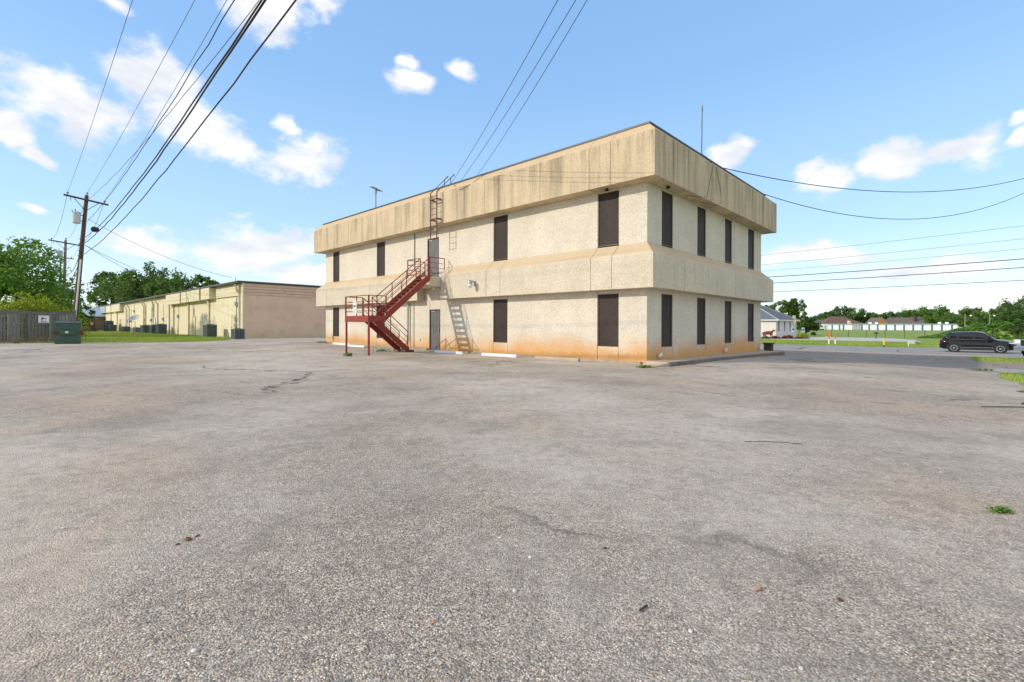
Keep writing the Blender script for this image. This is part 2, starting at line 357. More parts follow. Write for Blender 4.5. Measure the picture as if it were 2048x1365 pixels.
WALLC = (.69, .625, .515)
mt = dict(
    wall=aggregate('pebbled_wall_panel', WALLC, rust=1.0, speck=.7),
    band=aggregate('pebbled_band_panel', (.66, .575, .44), streak=.22, speck=.8, ledge=3.93), fascia=aggregate('weathered_fascia_panel', (.62, .49, .33), streak=.8, speck=.6, ledge=8.12),
    seam=M('joint_filler', (.10, .085, .065), var=.1), screen=screenmat(), frame=M('bronze_aluminium', (.12, .10, .085), .4, metal=.3),
    coping=M('dark_metal_coping', (.075, .075, .08), .5, metal=.4), roofing=M('flat_roof_membrane', (.3, .29, .27), .9),
    conc=M('concrete', (.40, .345, .28), .9, .12, 2.5, .35, 60, col2=(.27, .215, .16), cover=(.5, .75)), concl=M('pale_concrete', (.52, .485, .43), .9, .08, .6, .25, 30, col2=(.42, .38, .33)),
    walk=M('tan_concrete_walk', (.50, .39, .29), .9, .10, 1.5, .3, 50, col2=(.40, .30, .22), cover=(.5, .75)),
    kerb=M('dirty_shaded_kerb_concrete', (.20, .165, .135), .9, .2, 3, .4, 40, col2=(.11, .09, .075), cover=(.45, .65)),  # stained concrete, with the shade on its outer face put into the colour
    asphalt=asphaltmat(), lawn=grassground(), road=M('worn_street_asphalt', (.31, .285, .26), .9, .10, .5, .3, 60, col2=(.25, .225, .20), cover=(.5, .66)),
    edge=M('washed_sand_edge', (.42, .33, .25), .95, .15, 1.2, .4, 40, col2=(.32, .25, .19)), gravel=M('pale_gravel', (.44, .41, .37), .95, .35, 5, .8, 40, col2=(.22, .19, .13), cover=(.45, .6)),
    red=M('red_oxide_paint', (.25, .036, .025), .5, .2, 5, col2=(.12, .028, .02), cover=(.58, .76), spec=.45), brownst=M('brown_steel_paint', (.115, .055, .042), .5, .15, 6, col2=(.19, .075, .04), cover=(.55, .7)),
    door=M('grey_steel_door', (.145, .13, .125), .5, .12, 3, col2=(.10, .088, .082), cover=(.5, .7)), dframe=M('dark_door_frame', (.045, .04, .038), .5),
    white=M('white_paint', (.78, .77, .74), .6, .05, 3), woff=M('chipped_white_paint', (.74, .745, .74), .8, .06, 4, .3, 50, col2=(.45, .42, .38), cover=(.6, .72)),
    tanstop=M('bare_concrete_stop', (.44, .36, .27), .9, .15, 4, .4, 50), steel=M('galvanised_steel', (.42, .43, .44), .45, .1, 4, metal=.6), grey=M('grey_enamel', (.40, .42, .43), .5, .08, 3),
    black=M('black_rubber', (.018, .018, .019), .7, .1), wire=M('black_cable', (.03, .028, .03), .7, .1), alu=M('weathered_aluminium_wire', (.12, .12, .125), .5, .1),
    cream=M('cream_painted_brick', (.74, .65, .455), .8, .05, 1.2, .5, 22, col2=(.66, .56, .38), cover=(.55, .75)), creamt=M('cream_trim', (.66, .55, .34), .7, .06, 2),
    tan=M('tan_painted_block', (.74, .545, .40), .85, .06, .55, .4, 16, col2=(.64, .45, .31), cover=(.5, .7)), tanb=M('tan_siding_board', (.66, .475, .335), .8, .10, 1.5, .3, 20),
    dgreen=M('green_dumpster_paint', (.050, .112, .072), .5, .14, 2, col2=(.030, .062, .040), cover=(.55, .75)), rust=M('brown_rust', (.14, .06, .028), .85, .3, 7, col2=(.06, .03, .02)),
    lid=M('black_plastic_lid', (.02, .022, .026), .45, .1), ac=M('condenser_grey_green', (.19, .225, .215), .5, .1, 3), acd=M('condenser_fins', (.055, .068, .068), .6, .2, 20), acl=M('condenser_light', (.42, .44, .43), .5, .08),
    pole=woodmat('weathered_pole', (.15, .085, .055), (.26, .165, .11)), pole2=woodmat('grey_green_pole', (.22, .20, .145), (.34, .32, .24)), arm=woodmat('crossarm_timber', (.13, .10, .08), (.22, .175, .14)),
    fence=woodmat('weathered_grey_board', (.16, .148, .145), (.37, .34, .325), low=(.25, .135, .065)), fence2=woodmat('brown_board', (.14, .09, .065), (.27, .19, .145)),
    ceramic=M('insulator_glaze', (.30, .30, .31), .3, .05), xfmr=M('transformer_tank', (.50, .525, .52), .45, .05),
    sgrey=shingle('grey_shingles', (.105, .115, .13), (.20, .21, .23)), sbrown=shingle('brown_shingles', (.13, .078, .06), (.22, .135, .105)), stan=shingle('weathered_shingles', (.135, .105, .09), (.215, .175, .15)),
    hwall=M('white_painted_brick', (.70, .66, .61), .8, .05, 2, .4, 25), blue=M('blue_metal_trim', (.035, .16, .34), .45, .08), swhite=M('white_rolldoor', (.80, .80, .80), .5, .03), sgl=M('pale_blue_fascia', (.42, .52, .60), .5, .05),
    orange=M('orange_plastic', (.75, .17, .025), .5, .06), yellow=M('yellow_paint', (.80, .55, .02), .5, .05), cblue=M('dark_blue_paint', (.02, .07, .20), .5, .05), rusty=M('rusted_sheet_steel', (.22, .068, .03), .6, .25, 6, col2=(.12, .04, .02), metal=.2),
    glass=glassmat('window_glass'), carglass=glassmat('tinted_car_glass', (.008, .009, .011), .03), carblack=carpaint('black_car_paint', (.003, .0034, .0045)), carsilver=carpaint('silver_car_paint', (.42, .43, .45), .5),
    chrome=M('bright_alloy', (.62, .63, .65), .22, .03, metal=.9), clad=M('black_cladding', (.02, .02, .021), .6, .05), tail=M('red_lamp', (.35, .01, .012), .2, .05), lamp=M('clear_lamp', (.75, .78, .82), .12, .03),
    ink=M('black_print', (.03, .035, .045), .6, .02), inky=M('gold_print', (.50, .40, .10), .6, .02), inkg=M('green_print', (.22, .42, .33), .6, .02), signw=M('white_sign_face', (.82, .83, .82), .5, .02),
    bark=M('tree_bark', (.075, .055, .04), .95, .25, 5, .6, 20), box=M('pale_green_enamel', (.50, .55, .45), .5, .05), brickd=M('dark_brown_brick', (.075, .05, .04), .85, .2, 4), orwood=M('orange_cedar', (.50, .235, .09), .7, .12, 3),
    leafA=leafmat('oak_leaves', (0.044, 0.098, 0.018), (0.160, 0.262, 0.049)), leafB=leafmat('bright_leaves', (0.061, 0.144, 0.021), (0.211, 0.352, 0.051)), leafC=leafmat('dark_leaves', (0.041, 0.090, 0.027), (0.134, 0.230, 0.058)),
    leafY=leafmat('yellow_green_leaves', (.10, .19, .014), (.46, .50, .04)), leafV=leafmat('vine_leaves', (0.055, 0.140, 0.022), (0.166, 0.314, 0.054)), blade=leafmat('grass_blades', (.17, .29, .04), (.44, .50, .11), .3),
    leafR=leafmat('red_flowers', (.07, .07, .02), (.38, .06, .03)), pebw=M('white_pebble', (.70, .65, .58), .8, .1, 60), pebt=M('tan_pebble', (.46, .29, .15), .8, .15, 60), pebr=M('red_leaf_scrap', (.18, .06, .03), .8, .2, 60))

# ------------------------------------------------------------------ setting: ground, lot, road
def sheet(name, poly, mat, dz, step=1.5, label_kind='structure'):
    bm = bmesh.new(); bm.faces.new([bm.verts.new((x, y, 0)) for x, y in poly])
    xs = [p[0] for p in poly]; ys = [p[1] for p in poly]
    for ax, lo, hi in ((0, min(xs), max(xs)), (1, min(ys), max(ys))):
        k = math.ceil(lo / step) * step
        while k < hi:
            co = Vector((0, 0, 0)); no = Vector((0, 0, 0)); co[ax] = k; no[ax] = 1
            bmesh.ops.bisect_plane(bm, geom=bm.verts[:] + bm.edges[:] + bm.faces[:], plane_co=co, plane_no=no); k += step
    bmesh.ops.triangulate(bm, faces=[f for f in bm.faces if len(f.verts) > 4])
    for v in bm.verts: v.co.z = tz(v.co.x, v.co.y) + dz
    bmesh.ops.recalc_face_normals(bm, faces=bm.faces)
    me = bpy.data.meshes.new(name); bm.to_mesh(me); bm.free(); me.materials.append(mat)
    if me.polygons and me.polygons[0].normal.z < 0: me.flip_normals()
    o = link(bpy.data.objects.new(name, me)); o['kind'] = label_kind; return o
def ragged(pts, amp, n=5):
    out = []
    for p, q in zip(pts, pts[1:]):
        for k in range(n):
            u = k / n; j = amp * (R.random() - .5) * (1 if k else .4)
            d = Vector((q[1] - p[1], p[0] - q[0])); d.normalize()
            out.append((p[0] + (q[0] - p[0]) * u + d.x * j, p[1] + (q[1] - p[1]) * u + d.y * j))
    return out + [pts[-1]]
gx = np.unique(np.concatenate([np.arange(-90, 121, 3.0), np.arange(-400, 401, 16.0), np.array([-3000, -1800, -1000, -600, 600, 1000, 1800, 3000])]))
gy = np.unique(np.concatenate([np.arange(-30, 121, 3.0), np.arange(-300, 501, 16.0), np.array([-1500, -700, 700, 1000, 1800, 3500])]))
XX, YY = np.meshgrid(gx, gy); ZZ = terr(XX, YY) - .018
nx, ny = len(gx), len(gy); ii = np.arange(nx * ny).reshape(ny, nx)
gf = np.stack([ii[:-1, :-1], ii[:-1, 1:], ii[1:, 1:], ii[1:, :-1]], -1).reshape(-1, 4)
tag(raw('ground', np.stack([XX, YY, ZZ], -1).reshape(-1, 3), gf, mt['lawn']), kind='structure')

BASELB = (39.6, -.95)                                     # near corner of the long cream building (a, b)
lawn_edge = ragged([tuple(G(158, 687, .12)[:2]), tuple(G(230, 686.5, .12)[:2]), tuple(G(300, 686.5, .12)[:2]), tuple(G(380, 684.5, .12)[:2]), tuple(G(445, 681.8, .13)[:2]), ab(38.9, -1.2)], .25, 6)
right_edge = ragged([ab(-8, 31), (28.3, 29.6), (27.4, 28.2), (30.5, 27.6), (36, 28.5), (33, 24), (26, 22.2), (22.5, 20.7), (20.6, 20.5), (17.6, 17.4), (15.0, 14.7), (13.4, 12.8), (10.6, 10.0), (8.2, 7.5), (7.2, 6.5), (8.5, 2), (9.5, -9)], .28, 9)
lot_poly = [(-45, -9), (-38, 24)] + [tuple(G(-60, 687, .12)[:2])] + lawn_edge + [ab(39.5, 26), ab(26, 31)] + right_edge
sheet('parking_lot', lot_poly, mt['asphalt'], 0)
sheet('road', [ab(-140, 32.2), ab(-140, 46.5), ab(160, 46.5), ab(160, 32.2)], mt['road'], .006, 6)
sheet('road_edge', ragged([ab(160, 32.6), ab(60, 32.7), ab(20, 32.6), ab(0, 32.6), ab(-10, 32.5), ab(-60, 32.6), ab(-140, 32.6)], .7, 14) + ragged([ab(-140, 30.2), ab(-30, 30.6), ab(-8, 30.2), ab(10, 30.4), ab(30, 30.6), ab(160, 30)], 1.1, 10), mt['edge'], .012, 6)
sheet('concrete_drive', [ab(-3.5, 71), ab(30, 70), ab(60, 70), ab(60, 97), ab(20, 97), ab(3.5, 97), ab(-1.5, 86)], mt['concl'], .004, 6)
sheet('side_drive', [ab(-3.5, 46.2), ab(-7, 46.2), ab(-60, 46.2), ab(-40, 58), ab(-16, 70), ab(-13, 66), ab(-8, 56)], mt['road'], .001, 4)
g1 = ragged([tuple(G(1945, 738, -.5)[:2]), tuple(G(1990, 733, -.5)[:2]), tuple(G(2060, 736, -.5)[:2]), tuple(G(2070, 747, -.5)[:2]), tuple(G(2000, 748, -.5)[:2]), tuple(G(1962, 746, -.5)[:2]), tuple(G(1945, 738, -.5)[:2])], 1.0, 7)
sheet('gravel_patch', g1, mt['gravel'], .012, 1)
g2 = ragged([tuple(G(2012, 792, -.1)[:2]), tuple(G(2040, 770, -.1)[:2]), tuple(G(2060, 780, -.1)[:2]), tuple(G(2060, 815, -.1)[:2]), tuple(G(2030, 806, -.1)[:2]), tuple(G(2012, 792, -.1)[:2])], .6, 7)
# tar lines on the street
for pts in ([(1591, 699.5), (1600, 697), (1611, 694.3), (1603, 698)], [(1793, 700.5), (1797, 700.8), (1799, 704), (1803, 705.4), (1798, 707.5), (1802, 705), (1796, 703)]):
    c = [G(x, y, -.65) for x, y in pts]
    sheet('tar_seal', [(p.x, p.y) for p in c], mt['black'], .011, 3)

# ------------------------------------------------------------------ office building
BL, BW = 25.1, 12.78
zb, z1b, z1t, zbb, zbt, zsl, z2b, z2t, zfb, zft, zcp = -.05, .584, 2.594, 2.718, 3.895, 4.381, 4.43, 6.463, 6.528, 8.10, 8.53
OB = thing('office_building', 'two-storey beige pebbled concrete office block with dark screened slit windows', 'building', (*K0, 0), TH)
MB().box(.16, BW - .16, .16, BL - .16, -.1, 8.4).build('core', mt['seam'], OB)
MB().box(.05, BW - .05, .05, BL - .05, 8.41, 8.47).build('flat_roof', mt['roofing'], OB)
FACES = {'l': (BL, lambda s, o, z: (-o, s, z)), 'r': (BW, lambda s, o, z: (s, -o, z)), 'b': (BL, lambda s, o, z: (BW + o, s, z)), 'f': (BW, lambda s, o, z: (s, BL + o, z))}
WIN = {'l': [(1.16, 2.09), (6.96, 7.88), (17.31, 18.23), (23.1, 24.0)], 'r': [(1.12, 2.03), (4.34, 5.22), (7.47, 8.34), (10.68, 11.62)]}
WIN['b'] = WIN['l']; WIN['f'] = WIN['r']; DOOR = {0: (11.91, 12.84), 1: (12.05, 13.04)}
def panel(face, s0, s1, prof, name, mat, j=.010):
    ln, fn = FACES[face]; m0 = s0 <= 0; m1 = s1 >= ln
    e0 = s0 if m0 else s0 + j; e1 = s1 if m1 else s1 - j
    m = MB().loft([[fn(e0 - o + .002 if m0 else e0, o, z) for o, z in prof], [fn(e1 + o - .002 if m1 else e1, o, z) for o, z in prof]])
    return m.build(name, mat, OB)
def rect(o0, o1, za, zc): return [(o0, za), (o1, za), (o1, zc), (o0, zc)]
def bays(face, lev):
    ln = FACES[face][0]; op = [(a, b, 'w') for a, b in WIN[face]]
    if face == 'l': op.append((*DOOR[lev], 'd'))
    op.sort(); s = 0; out = []
    for a, b, k in op: out += [(s, a, 'p'), (a, b, k)]; s = b
    return out + [(s, ln, 'p')]
for face in 'lrbf':
    ln, fn = FACES[face]
    for lev, (za, zc, wa, wc) in enumerate(((zb, zbb - .003, z1b, z1t), (zsl + .003, zfb - .003, z2b, z2t))):
        mat = mt['wall']
        for s0, s1, k in bays(face, lev):
            if k == 'p': panel(face, s0, s1, rect(-.14, 0, za, zc), 'wall_panel', mat)
            elif k == 'w':
                if lev == 0: panel(face, s0, s1, rect(-.14, -.004, za, wa), 'wall_panel', mat)
                panel(face, s0, s1, rect(-.14, -.004, wc, zc), 'wall_panel', mat)
                w = MB(); a, b = s0 + .03, s1 - .03
                w.add([fn(a, -.05, wa + .02), fn(b, -.05, wa + .02), fn(b, -.05, wc - .02), fn(a, -.05, wc - .02), fn(a, -.08, wa + .02), fn(b, -.08, wa + .02), fn(b, -.08, wc - .02), fn(a, -.08, wc - .02)],
                      [(0, 1, 2, 3), (7, 6, 5, 4), (0, 4, 5, 1), (1, 5, 6, 2), (2, 6, 7, 3), (3, 7, 4, 0)])
                wo = w.build('window_screen', mt['screen'], OB); fr = MB()
                for (p0, p1, q0, q1) in ((s0 + .007, s0 + .032, wa, wc), (s1 - .032, s1 - .007, wa, wc), (s0 + .032, s1 - .032, wa, wa + .025), (s0 + .032, s1 - .032, wc - .025, wc)):
                    fr.loft([[fn(p0, o, z) for o, z in rect(-.09, -.018, q0, q1)], [fn(p1, o, z) for o, z in rect(-.09, -.018, q0, q1)]])
                fr.build('window_frame', mt['frame'], wo)
            else:
                dt = 2.23 if lev == 0 else 6.06; db = .03 if lev == 0 else 3.9
                panel(face, s0, s1, rect(-.14, -.004, dt, zc), 'wall_panel', mat)
                d = MB().box(.045, .09, s0 + .06, s1 - .06, db + .02, dt - .06).build('door', mt['door'], OB)
                f = MB().box(.005, .12, s0 + .008, s0 + .055, db, dt - .01).box(.005, .12, s1 - .055, s1 - .008, db, dt - .01).box(.005, .12, s0 + .055, s1 - .055, dt - .055, dt - .01); f.build('door_frame', mt['dframe'], d)
                MB().box(-.02, .04, s0 + .09, s0 + .12, db + .95, db + 1.25).box(.0, .04, s0 + .085, s0 + .125, db + .9, db + .95).build('door_handle', mt['steel'], d)
                MB().box(.03, .044, s1 - .4, s1 - .1, dt - .12, dt - .08).build('door_closer', mt['steel'], d)
                MB().box(.0, .12, s0 + .06, s1 - .06, db - .03, db + .015).build('threshold', mt['steel'], d)
    cuts = [0] + [x for w in WIN[face] for x in w] + [ln]
    band = [(-.13, zbb), (.49, zbb), (.49, zbt), (0.0, zsl), (-.13, zsl)]
    fas = [(-.13, zfb), (.604, zfb), (.604, zft), (.146, zcp), (-.13, zcp)]
    for s0, s1 in zip(cuts, cuts[1:]):
        if face == 'l' and s0 < 12 < s1:
            panel(face, s0, 11.25, band, 'band_panel', mt['band']); panel(face, 13.29, s1, band, 'band_panel', mt['band'])
            for q0, q1, c0, c1 in ((11.26, 12.05, zbb, zsl), (12.05, 13.04, zbb, 3.86), (13.04, 13.28, zbb, zsl)): panel(face, q0, q1, rect(-.14, -.004, c0, c1), 'wall_panel', mt['wall'])
        else: panel(face, s0, s1, band, 'band_panel', mt['band'])
        if s1 - s0 > 3.5:                                 # the long fascia spans are cast in two pieces
            panel(face, s0, (s0 + s1) / 2, fas, 'fascia_panel', mt['fascia']); panel(face, (s0 + s1) / 2, s1, fas, 'fascia_panel', mt['fascia'])
        else: panel(face, s0, s1, fas, 'fascia_panel', mt['fascia'])
    panel(face, 0, ln, rect(-.2, .175, zcp + .003, zcp + .075), 'coping', mt['coping'])
MB().box(-1.18, -.003, 11.27, 13.27, 3.36, 3.86).build('entry_slab', mt['band'], OB)
MB().box(-.10, -.003, .2, 11.8, -.05, .085).build('foundation_ledge', mt['conc'], OB); MB().box(-.10, -.003, 12.95, 24.9, -.05, .15).build('foundation_ledge', mt['conc'], OB)
MB().box(-.55, -.11, 11.75, 13.1, -.05, .03).build('door_step', mt['conc'], OB)
MB().path([(-.05, 14.27, .15), (-.05, 14.27, 2.69)], .025).build('conduit', mt['creamt'], OB); MB().path([(-.04, 14.2, 4.4), (-.04, 14.2, 6.5)], .022).build('conduit', mt['coping'], OB)
MB().path([(-.3, 14.7, .2), (-.12, 14.7, .5), (-.12, 14.7, 2.69)], .055, 8).build('downspout', mt['grey'], OB)
MB().box(-.03, -.003, 13.62, 13.7, .5, .62).build('outlet_box', mt['grey'], OB)
MB().lathe([(.0, 0), (.07, .0), (.08, .04), (.05, .08), (0, .09)], (-.30, .95 + .55, zfb - .10), 10).build('soffit_lamp', mt['black'], OB)
MB().lathe([(.0, 0), (.07, .0), (.08, .04), (.05, .08), (0, .09)], (.95, -.32, zfb - .10), 10).build('soffit_lamp', mt['black'], OB)
for y, z, x in ((11.95, 6.37, -.3), (11.75, 3.24, -.55), (11.6, 3.2, -.35)):
    MB().lathe([(0, -.02), (.055, -.02), (.075, .05), (.05, .12), (.03, .13)], (x, y, z), 10).build('flood_lamp', mt['white'], OB)
# cables hanging over the end fascia
for c in ([(4.3, -.2, 8.6), (4.4, -.63, 8.05), (4.0, -.63, 7.2), (3.75, -.63, 6.6), (3.2, -.55, 6.5), (2.6, -.3, 6.5)], [(4.6, -.2, 8.6), (4.7, -.63, 8.0), (5.2, -.63, 7.2), (5.3, -.63, 6.65), (5.0, -.5, 6.49), (3.9, -.3, 6.49)]):
    MB().path(c, .008, 4).build('loose_cable', mt['wire'], OB)

# walk beside the end wall, wheel stops, lamps
wk = MB(); wz0 = [tz(*ab(0, b)) for b in (-.25, 3, 6, 9, 13.3)]
wk.loft([[(b, -.93, z - .12), (b, -.003, z - .12), (b, -.003, .15 - .006 * max(b, 0)), (b, -.93, .135 - .008 * max(b, 0))] for b, z in zip((-.25, 3, 6, 9, 13.3), wz0)])
cb = MB(); cb.loft([[(b, -1.04, z - .15), (b, -.932, z - .15), (b, -.932, .14 - .008 * max(b, 0)), (b, -1.015, .138 - .008 * max(b, 0)), (b, -1.04, .11 - .008 * max(b, 0))] for b, z in zip((-.28, 3, 6, 9, 13.35), wz0)])
o = cb.build('kerb', mt['kerb'], None, loc=(*K0, 0), rz=TH); o['kind'] = 'structure'
o = wk.build('walkway', mt['walk'], None, loc=(*K0, 0), rz=TH); o['kind'] = 'structure'
o = MB().loft([[(-1.6, -.9, -.06), (-.35, -.15, -.06), (-.30, -.12, .02), (-1.2, -.75, .01)], [(-.26, -1.0, -.06), (-.26, -.1, -.06), (-.26, -.1, .13), (-.26, -1.0, .12)]]).build('walk_ramp', mt['walk'], None, loc=(*K0, 0), rz=TH); o['kind'] = 'structure'
def stop(a, b, mat, label, ang=0):
    x, y = ab(a, b); m = MB()
    pr = [(-.085, 0), (.085, 0), (.085, .05), (.05, .125), (-.05, .125), (-.085, .05)]
    m.loft([[(p * .9, -1.08, q * .9) for p, q in pr], [(p, -1.05, q) for p, q in pr], [(p, 1.05, q) for p, q in pr], [(p * .9, 1.08, q * .9) for p, q in pr]])
    o = m.build('wheel_stop', mat, None, loc=(x, y, tz(x, y) - .004), rz=TH + ang); o.rotation_euler[0] = 0
    return tag(o, label, 'wheel stop', 'wheel stops along the long wall')
stop(3.6, -.62, mt['tanstop'], 'bare tan concrete wheel stop nearest the building corner', .03)
stop(6.85, -.62, mt['woff'], 'bright white wheel stop in front of the second slit window from the corner', .01)
stop(10.25, -.75, mt['woff'], 'chipped white wheel stop just right of the ground floor door', -.02)
stop(18.7, -1.15, mt['woff'], 'white wheel stop behind the landing posts, nearer of the two', .02)
stop(21.3, -.75, mt['woff'], 'white wheel stop farthest along the wall, behind the left landing post', .0)
def flood(b, label, h=.18):
    x, y = ab(-.12, b); z = .15 - .012 * b
    t_ = thing('ground_floodlight', label, 'floodlight', (x, y, z), TH, 'small white lamps along the end wall')
    MB().tube((0, 0, 0), (0, 0, h * .5), .012).build('stem', mt['steel'], t_)
    MB().lathe([(.02, 0), (.05, .02), (.06, .10), (.055, .11), (0, .10)], (0, 0, h * .5), 10).build('lamp_head', mt['white'], t_)
    MB().tube((.0, 0, h * .6), (.14, .0, h * 1.15), .035, .05, 8).build('lamp_head', mt['white'], t_)
flood(.75, 'small white floodlight at the foot of the end wall near the corner')
flood(7.25, 'small white floodlight at the middle of the end wall by the walk', .26)
flood(12.3, 'small white twin floodlight at the far end of the end wall', .26)
x, y = ab(-.28, 13.0); pb = thing('brick_planter', 'dark brown brick planter box at the far end of the walk', 'planter', (x, y, .055), TH)
for r in range(4):
    for k in range(2): MB().bbox(k * .185, .18 + k * .185, -.2, .2, r * .09, r * .09 + .083, .006).build('brick', mt['brickd'], pb)
MB().bbox(-.04, .41, -.24, .24, .362, .44, .015).build('cap', mt['brickd'], pb)

# wall lamp on the band
wl = thing('wall_lamp', 'grey globe wall lamp on the band right of the stair', 'lamp', (*ab(8.65, -.49), 3.36), TH)
MB().box(-.06, -.003, -.07, .07, -.1, .12).build('back_box', mt['steel'], wl)
MB().path([(-.05, 0, .08), (-.2, 0, .12), (-.3, 0, .1)], .025, 6).build('arm', mt['steel'], wl)
MB().lathe([(.05, .14), (.11, .10), (.12, 0), (.11, -.02)], (-.3, 0, 0), 12).build('hood', mt['steel'], wl)
MB().lathe([(.10, -.02), (.115, -.1), (.08, -.2), (.0, -.23)], (-.3, 0, 0), 12).build('globe', mt['lamp'], wl, smooth=True)

# ------------------------------------------------------------------ red steel staircase (building frame: x = b, y = a)
SO = (-4.1, 12.2, 0)
SC = thing('steel_staircase', 'dark red steel outside staircase with mid landing and pipe rails', 'staircase', (*ab(SO[1], SO[0]), 0), TH)
def st(m, name, mat='red', par=None): return m.build(name, mt[mat], par or SC, off=SO)
LX0, LX1, LZ, PZ, TX = -4.6, -3.69, 1.80, 3.86, -1.18
st(MB().box(LX0 + .03, LX1, 11.23, 13.32, LZ - .03, LZ), 'landing_deck')
for b_ in ((LX0, LX0 + .05, 11.2, 13.35), (LX1 - .05, LX1, 11.26, 13.29), (LX0 + .051, LX1, 11.2, 11.25), (LX0 + .051, LX1, 13.30, 13.35)): st(MB().box(*b_, LZ - .28, LZ + .004), 'landing_beam')
for y in (11.245, 13.305): st(MB().tube((LX0 + .06, y, -.02), (LX0 + .06, y, LZ - .28), .05, n=10), 'post')
def flight(x0, z0, x1, z1, y0, y1, n):
    sl = (z1 - z0) / (x1 - x0); dn = .15 * math.sqrt(1 + sl * sl)
    for y in (y0, y1 - .05):
        m = MB(); q = []
        for yy in (y, y + .05): q.append([(x0, yy, z0 - dn - .02), (x1, yy, z1 - dn - .02), (x1, yy, z1 + dn - .06), (x0, yy, z0 + dn - .06)])
        st(m.loft(q), 'stringer')
    rs = (z1 - z0) / n; rn = (x1 - x0) / n
    for k in range(1, n):
        x = x0 + rn * k; z = z0 + rs * k
        st(MB().box(min(x - rn * .1, x + rn * 1.05), max(x - rn * .1, x + rn * 1.05), y0 + .052, y1 - .052, z - .02, z + .015), 'tread')
flight(LX1, LZ, TX, PZ, 11.2, 12.07, 12)
flight(LX1, LZ, -1.55, .08, 12.45, 13.3, 10)
def rail(p, q, hs=(.92, .66, .42, .18), rads=(.022, .014, .014, .014), posts=2, name='handrail', wide=None):
    p = Vector(p); q = Vector(q)
    for h, r in zip(hs, rads): st(MB().tube(p + Vector((0, 0, h)), q + Vector((0, 0, h)), r, n=6), name if h == hs[0] else 'rail_bar')
    for k in range(posts):
        c = p.lerp(q, k / max(1, posts - 1)); st(MB().tube(c, c + Vector((0, 0, hs[0])), .022, n=6), 'rail_post')
rail((LX0 + .02, 11.22, LZ), (LX0 + .02, 13.33, LZ), (.92, .66, .22), (.022, .012, .012), 3)
st(MB().box(LX0 - .005, LX0 + .035, 11.25, 13.30, LZ + .44, LZ + .52), 'rail_plank')
rail((LX0 + .05, 11.22, LZ), (LX1, 11.22, LZ), (.92, .66, .42, .2), (.022, .012, .012, .012), 2)
rail((LX0 + .05, 13.33, LZ), (LX1, 13.33, LZ), (.92, .66, .42, .2), (.022, .012, .012, .012), 2)
for y in (11.225, 12.045): rail((LX1 + .03, y, LZ + .05), (TX, y, PZ), (.92, .66, .38), (.022, .013, .013), 4)
for y in (12.475, 13.275): rail((LX1 + .03, y, LZ - .02), (-1.62, y, .12), (.92, .62, .34), (.022, .013, .013), 3)
st(MB().tube((LX1, 12.06, LZ + .92), (LX1, 12.46, LZ + .92), .022), 'handrail'); st(MB().tube((LX1, 12.06, LZ + .5), (LX1, 12.46, LZ + .5), .014), 'rail_bar')
rail((TX, 11.3, PZ), (-.2, 11.3, PZ), (.95, .68, .42, .16), (.022, .014, .014, .014), 1)
st(MB().box(-.22, -.2, 11.28, 11.33, PZ + .35, PZ + .98), 'end_plate')
rail((TX + .03, 12.1, PZ), (TX + .03, 13.2, PZ), (.95, .68, .42, .16), (.022, .014, .014, .014), 2)
rail((TX + .03, 13.22, PZ), (-.05, 13.22, PZ), (.95, .68, .42, .16), (.022, .014, .014, .014), 2)
st(MB().box(TX - .06, TX + .2, 11.2, 12.07, PZ + .002, PZ + .02), 'top_plate')
for y0, y1, n_ in ((12.3, 12.75, 'a'), (13.0, 13.45, 'b')):
    o = tag(MB().bbox(-.28, .28, -.2, .2, 0, .11, .015).build('timber_block', mt['arm'], None, loc=(*ab((y0 + y1) / 2, -1.62), .0), rz=TH + .1), 'weathered timber block under the %s stair stringer foot' % ('right' if n_ == 'a' else 'left'), 'block', 'timber blocks under the stair')
rg = MB(); rg.loft([[(0 + .02 * math.sin(k * 2.1), .0 + j * .05, -k * .1) for j in (0, 1)] + [(.03 + .03 * math.sin(k * 1.3), .05 - j * .05, -k * .1) for j in (0, 1)] for k in range(8)])
tag(rg.build('rag', mt['grey'], None, loc=(*ab(12.47, -1.66), 1.06), rz=TH), 'pale rag hanging from the bottom end of the lower stair rail', 'rag')

def text(s, size, mat, parent, loc, rot, name='lettering', sx=1):
    cu = bpy.data.curves.new(name, 'FONT'); cu.body = s; cu.size = size; cu.align_x = 'CENTER'; cu.align_y = 'CENTER'; cu.extrude = .0008; cu.resolution_u = 2
    tmp = bpy.data.objects.new('tmp', cu); C.objects.link(tmp); bpy.context.view_layer.update()
    me = bpy.data.meshes.new_from_object(tmp.evaluated_get(bpy.context.evaluated_depsgraph_get())); bpy.data.objects.remove(tmp)
    me.materials.clear(); me.materials.append(mat); o = link(bpy.data.objects.new(name, me), parent); o.location = loc; o.rotation_euler = rot; o.scale = (sx, 1, 1); return o
# signs: local x to the right, z up, facing -y
def camicon(m, cx, cz, s):
    m.box(cx - .10 * s, cx + .02 * s, -.009, -.004, cz + .0, cz + .10 * s); m.box(cx + .05 * s, cx + .15 * s, -.009, -.004, cz + .0, cz + .05 * s); m.box(cx + .0, cx + .06 * s, -.008, -.004, cz + .02 * s, cz + .045 * s)
    m.box(cx - .10 * s, cx - .05 * s, -.0085, -.004, cz - .10 * s, cz + .0)
sg = thing('stair_sign', 'small white upright notice with black symbol on the stair landing rail', 'sign', (*ab(12.35, LX0 - .03), LZ + .08), TH - math.pi / 2)
MB().bbox(-.165, .165, -.004, .003, 0, .62, .003).build('sign_face', mt['signw'], sg)
text('NOTICE', .075, mt['inkg'], sg, (0, -.006, .53), (math.pi / 2, 0, 0), sx=.95)
m = MB(); camicon(m, .0, .34, .9); m.build('symbol', mt['ink'], sg)
m = MB()
